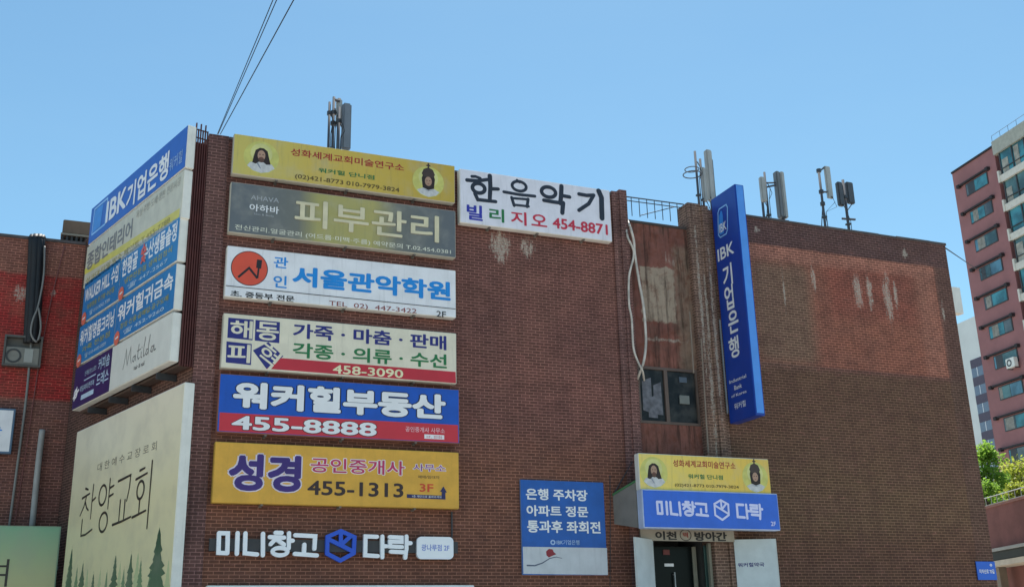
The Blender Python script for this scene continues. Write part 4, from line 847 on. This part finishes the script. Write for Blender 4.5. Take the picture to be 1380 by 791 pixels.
# cluster above the topmost sign
A = lambda x, y: at(za4, x, y)
p = A(292, 250); antenna('slim steel pole with a clamp, leftmost of the cluster above the top portrait sign', p.x, YA, p.z, .032, collars=(A(292, 350).z,), arms=(((p.x, YA, A(292, 345).z), (A(335, 0).x, YA, A(292, 352).z), .03),))
p = A(330, 205); antenna('tall pole with a short top arm, second from left above the portrait sign', p.x, YA, p.z, .036, collars=(A(330, 345).z, A(330, 440).z), arms=(((p.x, YA, A(330, 228).z), (A(388, 0).x, YA, A(330, 232).z), .04), ((p.x, YA, A(330, 435).z), (A(388, 0).x, YA, A(330, 440).z), .035)))
p = A(385, 205); antenna('pale slim tubular antenna joined to the pole on its left, above the top portrait sign', p.x, YA+.1, p.z, .045, panels=((p.x, YA+.1, .15, .15, A(385, 440).z, p.z-.02, ANT),))
p = A(362, 310); antenna('shorter pole in front of the pale tubular antenna, above the top portrait sign', p.x, YA-.2, p.z-.05, .032, collars=(A(362, 450).z,))
p = A(440, 275); antenna('thick grey panel antenna, rightmost and broadest of the cluster above the top portrait sign', p.x, YA, p.z-.3, .05, panels=((p.x, YA-.05, .23, .18, A(440, 685).z, p.z, M('antenna slate', srgb(120, 128, 138), .5, var=.1)),))
# behind the column at the blade sign
A = lambda x, y: at(zN, x, y, .9)
p = A(193, 75); t = antenna('thin dark pole with a curved ring bracket, left of the blue blade sign', p.x, .9, p.z, .035, arms=())
m = MB(); cz_ = A(193, 250).z; m.tube([(p.x-.28+.26*math.cos(a)+.1, .9+.26*math.sin(a)-.05, cz_) for a in [2*math.pi*i/20 for i in range(21)]], .016, 6); m.tube([(p.x-.18+.2*math.cos(a), .9+.2*math.sin(a)-.05, cz_+.16) for a in [2*math.pi*i/20 for i in range(21)]], .014, 6); m.build('ring_bracket', MAST, t)
p = A(237, 125); antenna('pole with a narrow tube, between the ring bracket pole and the thick antenna', p.x, .95, p.z, .035, panels=((p.x+.03, .9, .12, .12, A(237, 430).z, A(237, 190).z, ANT),))
p = A(283, 68); antenna('thick pale tubular antenna rising highest just left of the blue blade sign', p.x, .9, p.z-.2, .05, panels=((p.x, .9, .2, .18, A(283, 430).z, p.z, ANT), (p.x+.16, 1.0, .09, .1, A(283, 400).z, A(283, 118).z, ANTD)))
# right wing
A = lambda x, y: at(zN, x, y)
p = A(660, 268); antenna('short pale antenna with boxes on its pole, right of the blue blade sign', p.x, YA, p.z, .04, panels=((p.x, YA-.08, .18, .14, A(660, 440).z, p.z, ANT),))
p = A(690, 225); antenna('bare dark pole with an arm, beside the short pale antenna right of the blade sign', p.x, YA, p.z, .035, arms=(((p.x, YA, A(690, 330).z), (A(750, 0).x, YA, A(690, 300).z), .03), ((p.x, YA, A(690, 300).z), (A(750, 0).x, YA, A(690, 285).z), .025)))
p = A(790, 225); antenna('big two tone panel antenna, widest one on the right wing roof', p.x, YA, p.z-.1, .05, panels=((p.x-.08, YA, .15, .2, A(790, 550).z, p.z, ANTD), (p.x+.07, YA-.02, .14, .18, A(790, 550).z, p.z, ANT)))
p = A(1040, 195); q2 = A(1108, 180); antenna('mast with a flat panel held out to its right on two arms', p.x+.2, YA, p.z, .04, panels=((p.x+.52, YA, .2, .1, A(1040, 372).z-.1, q2.z, ANT),), collars=(p.z-.06, A(1040, 355).z, A(1040, 440).z), arms=(((p.x+.2, YA, p.z-.1), (p.x+.45, YA, q2.z-.02), .03), ((p.x+.2, YA, A(1040, 355).z), (p.x+.45, YA, A(1040, 350).z), .03), ((p.x+.2, YA, A(1040, 440).z), (p.x-.05, YA+.1, ZR+.3), .014), ((p.x+.2, YA, A(1040, 440).z), (p.x+.75, YA+.3, ZR+.1), .010)))
p = A(1240, 278); antenna('mast with two dark back to back panels, farthest right antenna on the roof', p.x+.06, YA, p.z, .045, panels=((p.x-.12, YA, .2, .16, A(1240, 450).z-.08, A(1240, 300).z, M('panel charcoal', srgb(76, 80, 86), .5)), (p.x+.27, YA, .26, .14, A(1240, 440).z, A(1240, 290).z, M('panel charcoal', (0, 0, 0)))), collars=(A(1240, 400).z,), arms=(((p.x-.15, YA, A(1240, 555).z), (p.x+.35, YA, A(1240, 548).z), .035), ((p.x+.3, YA, A(1240, 440).z), (p.x+.1, YA, A(1240, 490).z), .015)))

# ------------------------------------------------------------------ overhead wires
WIRE = M('black wire', (.02, .02, .022), .6)
def overhead(a, b, t, lab, r=.018):
    A_ = on_y(*a, .1); dA = A_-CAM; dT = ray(*b); dep = dA.dot(CF)
    E_ = CAM-dA*2.2+dT*(2.2*dep-1.0)
    pts = []
    for k in range(33):
        s = k/32; q = A_.lerp(E_, s); pts.append(q)
    m = MB(); m.tube(pts, r, 6); tag(recenter(m.build('overhead_wire', WIRE, smooth=True)), lab, 'wire', 'overhead wires from the roof corner')
overhead((293, 181), (368, 0), 0, 'leftmost of the overhead wires rising from the roof corner of the brick building', .008)
overhead((294, 181), (373, 0), 0, 'middle overhead wire, almost touching the leftmost one above the roof corner', .008)
overhead((297, 181), (396, 0), 0, 'rightmost overhead wire, well apart from the other two above the roof corner', .010)

# ------------------------------------------------------------------ right edge: box on the side wall, far wire
a = on_y(1284, 388, 1.2); b = on_y(1296, 424, 1.2)
t = thing('side_sign', 'white box peeping out past the right edge of the brick building', 'sign', (24.35, 1.2, b.z))
m = MB(); m.box(24.09, b.x, 1.1, 1.35, b.z, a.z); m.build('cabinet', ALUW, t, bevel=.01)
m = MB(); m.box(24.061, 24.09, 1.15, 1.3, b.z+.2, a.z-.2); m.build('bracket', DSTEEL, t)

# ------------------------------------------------------------------ apartment block far right
AA = R(82); Md = Vector((math.cos(AA), math.sin(AA), 0)); Mn = Vector((-Md.y, Md.x, 0))
d = ray(1283, 235); P0 = CAM+d*(105/d.dot(CF))
ap = thing('apartment_block', 'tall mauve brown apartment block with glazed balconies at the right edge', 'building', (P0.x, P0.y, 0))
ZT = P0.z
APW = M('mauve render', srgb(160, 110, 110), .85, var=.1, scale=.6, streak=.12)
def aq(s, z, o=0.): v = P0-Md*s+Mn*o; v = v.copy(); v.z = z; return v
m = MB(); o = aq(0, 0); m.obox(o, -Md*6.05, -Mn*14, (0, 0, ZT)); m.build('wall', APW, ap)
m = MB(); o = aq(6.05, 0, -.6); m.obox(o, -Md*14, -Mn*13.4, (0, 0, ZT)); m.build('wall', M('balcony back wall', srgb(120, 92, 92), .85), ap)
CRM = M('cream balcony slab', srgb(222, 216, 204), .7, var=.1, streak=.15)
APG = []
for i, cc in enumerate(((92, 138, 158), (72, 152, 164), (104, 112, 112), (90, 126, 124))):
    nb = NB('apartment glass'); fz = nb.noise(nb.pos(), .5, 4); nb.l(nb.mix(nb.mr(fz, .35, .65), srgb(*[x*.6 for x in cc]), srgb(*cc)), nb.b.inputs['Base Color']); set_(nb, .08, 0, .8); APG.append(nb.m)
HOOD = M('dark window hood', (.03, .022, .024), .7); FRM = M('dark window frame', (.05, .05, .055), .5)
m = MB(); m.obox(aq(0, ZT, .12), -Md*6.1, -Mn*14, (0, 0, .18)); m.build('coping', HOOD, ap)
m = MB(); m.obox(aq(6.3, ZT-.95, .35), -Md*14, -Mn*13, (0, 0, 1.3)); m.build('roof_fascia', M('fascia grey', srgb(176, 176, 164), .7, streak=.2), ap)
rr_ = MB()
for k in range(12): rr_.tube([aq(6.4+k*1.1, ZT+.35, .3), aq(6.4+k*1.1, ZT+.9, .3)], .018, 5)
rr_.tube([aq(6.4, ZT+.9, .3), aq(18.6, ZT+.9, .3)], .02, 5); rr_.build('roof_railing', DSTEEL, ap)
FH = 2.77
for fl in range(13):
    zt = ZT-1.72-fl*FH
    if zt < 3: break
    # hood, frame and glass of the small window
    m = MB(); m.obox(aq(.75, zt, .0), -Md*4.35, Mn*.28, (0, 0, .14)); m.obox(aq(.7, zt-.12, .0), -Md*.34, Mn*.34, (0, 0, .3)); m.obox(aq(4.85, zt-.12, .0), -Md*.34, Mn*.34, (0, 0, .3)); m.build('window_hood', HOOD, ap)
    w_ = MB(); w_.obox(aq(1.65, zt-1.3, .0), -Md*3.1, Mn*.06, (0, 0, 1.2)); wf = w_.build('window', FRM, ap)
    rs = random.Random(fl*5+1); split = rs.choice((.35, .5, .68))
    g1 = MB(); g1.obox(aq(1.75, zt-1.22, .061), -Md*(2.9*split-.06), Mn*.01, (0, 0, 1.04)); g1.build('pane', APG[(fl*3+2) % 4], wf)
    cu = MB(); cu.obox(aq(1.75+rs.uniform(0, .4), zt-1.22, .072), -Md*rs.uniform(.35, 1.1), Mn*.006, (0, 0, 1.04)); cu.build('curtain', M('window curtain', srgb(150, 148, 140), .8, var=.3, scale=4) if fl % 3 else FRM, wf)
    g1 = MB(); g1.obox(aq(1.75+2.9*split, zt-1.22, .061), -Md*(2.9*(1-split)), Mn*.012, (0, 0, 1.04)); g1.build('pane', APG[(fl+1) % 4], wf)
    # glazed balcony
    zs = ZT-1.2-(fl+1)*FH+.55
    m = MB(); m.obox(aq(6.5, zs-.3, .35), -Md*13.5, -Mn*1.0, (0, 0, .62)); m.obox(aq(6.45, zs-.3, .42), -Md*.22, -Mn*.5, (0, 0, 1.1)); m.build('balcony_slab', CRM, ap)
    gw = MB()
    for k in range(8): gw.obox(aq(6.75+k*1.6, zs+.32, .2), -Md*.12, -Mn*.12, (0, 0, FH-.62))
    gw.obox(aq(6.75, zs+.85, .22), -Md*12, -Mn*.1, (0, 0, .07)); gf = gw.build('balcony_window', FRM, ap)
    cb = MB()
    for k in range(8):
        if rs.random() < .6: cb.obox(aq(6.9+k*1.6+rs.uniform(0, .5), zs+.34, .135), -Md*rs.uniform(.3, .95), Mn*.01, (0, 0, rs.uniform(.8, FH-.7)))
    if cb.v: cb.build('balcony_blind', M('balcony blind', srgb(168, 166, 156), .8, var=.35, scale=2), gf)
    gp = MB(); gp.obox(aq(6.75, zs+.32, .12), -Md*12, -Mn*.03, (0, 0, FH-.62)); gp.build('pane', APG[(fl*2+1) % 4], gf)
    if fl == 6:
        au = thing('outdoor_unit', 'small white air conditioner fan unit on the apartment wall under a window', 'air conditioner', aq(4.3, zt-1.75, .4), AA-math.pi)
        m = MB(); m.box(-.55, .55, -.2, .2, 0, .85); m.build('casing', ALUW, au, local=True, bevel=.03)
        rm = MB(); ring(rm, (-.1, .42), .25, .25, .12, -.215, .01, 20); rm.build('fan_grille', FRM, au, local=True)
        m = MB(); m.box(-.5, -.42, -.15, .35, -.08, -.002); m.box(.42, .5, -.15, .35, -.08, -.002); m.build('bracket', DSTEEL, au, local=True)

# white tower block behind, between the brick building and the apartment block
d = ray(1291, 436); Q0 = CAM+d*(170/d.dot(CF))
tw = thing('tower_block', 'distant white tower block seen in the gap between the brick building and the mauve apartments', 'building', (Q0.x, Q0.y, 0))
def tq(s, z, o=0.): v = Q0-Md*s+Mn*o; v = v.copy(); v.z = z; return v
TZ = Q0.z
m = MB(); m.obox(tq(-6, 0), -Md*16, -Mn*16, (0, 0, TZ)); m.build('wall', M('white render', srgb(226, 228, 224), .8, var=.06, scale=.3), tw)
TZ2 = on_plane(1305, 487, Q0, Mn).z
for k in range(9):
    zt = TZ2-k*2.75
    if zt < 6: break
    m = MB(); m.obox(tq(1.5, zt-1.3, .02), -Md*2.6, Mn*.05, (0, 0, 1.3)); m.build('spandrel', M('slate spandrel', srgb(92, 84, 100), .7), tw)
    m = MB(); m.obox(tq(1.5, zt-2.74, .02), -Md*2.6, Mn*.03, (0, 0, 1.42)); wf = m.build('window', M('tower glass', srgb(120, 132, 150), .2), tw)
    m = MB(); m.obox(tq(2.75, zt-2.7, .05), -Md*.12, Mn*.03, (0, 0, 1.36)); m.build('frame', PALE, wf)
    m = MB(); m.obox(tq(5.0, zt-2.6, .02), -Md*1.6, Mn*.6, (0, 0, 1.2)); m.build('balcony', CRM, tw)
cable('far_wire', [(24.0, .1, 12.85), tuple(aq(2.2, on_plane(1362, 352, P0, Mn).z, .05))], .02, WIRE, 'thin wire strung from the roof corner towards the mauve apartments', 'wire')

# retaining wall, canopy and trees on the right
RA = R(70); Rd = Vector((math.cos(RA), math.sin(RA), 0)); Rn = Vector((-Rd.y, Rd.x, 0))
d = ray(1334, 684); W0 = CAM+d*(44/d.dot(CF))
def rq(s, z, o=0.): v = W0-Rd*s+Rn*o; v = v.copy(); v.z = z; return v
rw = thing('retaining_wall', 'plain reddish brown terrace wall to the right of the brick building, below the trees', 'wall', (W0.x, W0.y, 0))
m = MB(); m.obox(rq(-6, 0), -Rd*16, -Rn*.4, (0, 0, W0.z)); m.build('wall', M('maroon render', srgb(126, 82, 76), .9, var=.2, scale=1.2, streak=.3), rw)
m = MB(); m.obox(rq(-6, W0.z, .05), -Rd*16, -Rn*.5, (0, 0, .08)); m.build('coping', M('wall coping', srgb(150, 108, 98), .9), rw)
zc1 = on_plane(1362, 741, W0, Rn).z
sh = thing('shed_canopy', 'low grey canopy roof on a post in front of the reddish terrace wall', 'canopy', tuple(rq(3, 0, 1.)))
m = MB(); m.obox(rq(-3, zc1-.02, .02), -Rd*10, Rn*.5, (0, 0, .12)); m.build('gutter', M('gutter pale', srgb(150, 150, 146), .6), sh)
m = MB(); m.obox(rq(-3, zc1-.34, .02), -Rd*10, Rn*.45, (0, 0, .3)); m.build('dark_board', M('near black board', (.03, .035, .033), .8), sh)  # near black board between gutter and eave
m = MB(); m.obox(rq(-3, zc1-.62, .02), -Rd*10, Rn*.9, (0, 0, .2)); m.build('eave', M('eave cream', srgb(196, 188, 170), .7, streak=.3), sh)
for s_ in (.9, 4.2): m = MB(); m.obox(rq(s_, 0, .3), -Rd*.3, Rn*.3, (0, 0, zc1-.63)); m.build('post', M('post grey', srgb(132, 124, 112), .8), sh)
# terrace behind the wall
m = MB(); m.obox(rq(-6, 0, -.42), -Rd*16, -Rn*30, (0, 0, W0.z-.4)); structure('terrace_ground', m, M('terrace soil', (.16, .13, .09), .95, var=.3))
fe = thing('terrace_fence', 'thin pale metal fence along the top of the terrace wall in front of the shrubs', 'fence', tuple(rq(0, W0.z+.08, -.2)))
m = MB()
for z in (.2, .5): m.tube([rq(-5, W0.z+z, -.35), rq(8, W0.z+z, -.35)], .018, 6)
m.build('rail', M('fence pale steel', srgb(190, 196, 190), .5), fe)
for k in range(18): m = MB(); m.tube([rq(-2+k*.5, W0.z+.08, -.35), rq(-2+k*.5, W0.z+.55, -.35)], .012, 5); m.build('bar', M('fence pale steel', (0, 0, 0)), fe)
def leafmat(name, c):
    nb = NB(name); f = nb.noise(nb.pos(), 1.4, 3); nb.l(nb.mix(nb.mr(f, .35, .65), tuple(x*.55 for x in c), tuple(x*1.25 for x in c)), nb.b.inputs['Base Color']); set_(nb, .55, 0, .3)
    try: nb.b.inputs['Transmission Weight'].default_value = 0
    except Exception: pass
    tr = nb.n('ShaderNodeBsdfTranslucent'); nb.put(tr.inputs[0], tuple(x*2.1 for x in c)); mx = nb.n('ShaderNodeMixShader'); mx.inputs[0].default_value = .5
    nb.l(nb.b.outputs[0], mx.inputs[1]); nb.l(tr.outputs[0], mx.inputs[2]); nb.l(mx.outputs[0], nb.out.inputs[0]); return nb.m
def tree(label, base, h, cr, ncl, per, ls, lm, seed, name='leafy_tree', cat='tree'):
    r = random.Random(seed); base = Vector(base); t = thing(name, label, cat, base, 0, 'trees and shrubs on the terrace')
    tr = MB(); top = base+Vector((r.uniform(-.2, .2), r.uniform(-.2, .2), h*.6)); tr.tube([base, base.lerp(top, .5)+Vector((.08, .05, 0)), top], .14*h/4, 8, .05*h/4)
    cl = []
    for k in range(ncl):
        a = r.uniform(0, 6.283); rad = cr*math.sqrt(r.random()); zz = h*(.3+.7*r.random()); sh_ = 1-.75*max(0, (zz/h-.55)/.45)
        c = base+Vector((rad*math.cos(a)*sh_, rad*math.sin(a)*sh_, zz)); cl.append((c, cr*r.uniform(.2, .38)))
        if k % 3 == 0: tr.tube([base.lerp(top, r.uniform(.4, .95)), c], .035*h/4, 5, .012)
    tr.build('trunk', M('bark', (.07, .05, .035), .9), t)
    m = MB()
    for c, s in cl:
        for _ in range(per):
            v = Vector((r.gauss(0, 1), r.gauss(0, 1), r.gauss(0, .8))); v = v.normalized()*s*r.random()**.4
            p_ = c+v; a = Vector((r.gauss(0, 1), r.gauss(0, 1), r.gauss(0, .5))).normalized(); b = a.cross(Vector((r.gauss(0, 1), r.gauss(0, 1), r.gauss(0, 1)))).normalized(); l_ = ls*r.uniform(.6, 1.3)
            m.poly([p_-a*l_*.5, p_+b*l_*.28, p_+a*l_*.5, p_-b*l_*.28])
    m.build('crown', lm, t)
LM1, LM2, LM3 = leafmat('bright leaves', (.15, .25, .035)), leafmat('yellow green leaves', (.24, .27, .04)), leafmat('deep leaves', (.05, .10, .02))
zb_ = W0.z-.4
def tp(px, dist): d_ = ray(px, 684); v = CAM+d_*(dist/d_.dot(CF)); return (v.x, v.y, zb_)
tree('bright green tree tallest on the terrace, right next to the brick building', tp(1336, 49), 3.7, 1.2, 44, 90, .17, LM1, 1)
tree('yellowish green tree on the terrace at the right edge of the picture', tp(1378, 50), 3.0, 1.5, 44, 90, .16, LM2, 2)
tree('dark green tree standing behind the two bright terrace trees', tp(1362, 55), 3.1, 1.3, 30, 80, .2, LM3, 3)
tree('pale green shrub behind the fence beside the brick building corner', tp(1330, 46), 1.7, .8, 20, 80, .12, LM1, 4, 'shrub', 'shrub')
tree('loose yellowish shrub behind the fence at the right edge', tp(1374, 46), 1.5, .8, 20, 80, .12, LM2, 5, 'shrub', 'shrub')
tree('deep green shrub in the middle of the terrace fence', tp(1352, 47), 1.3, .7, 16, 80, .12, LM3, 6, 'shrub', 'shrub')
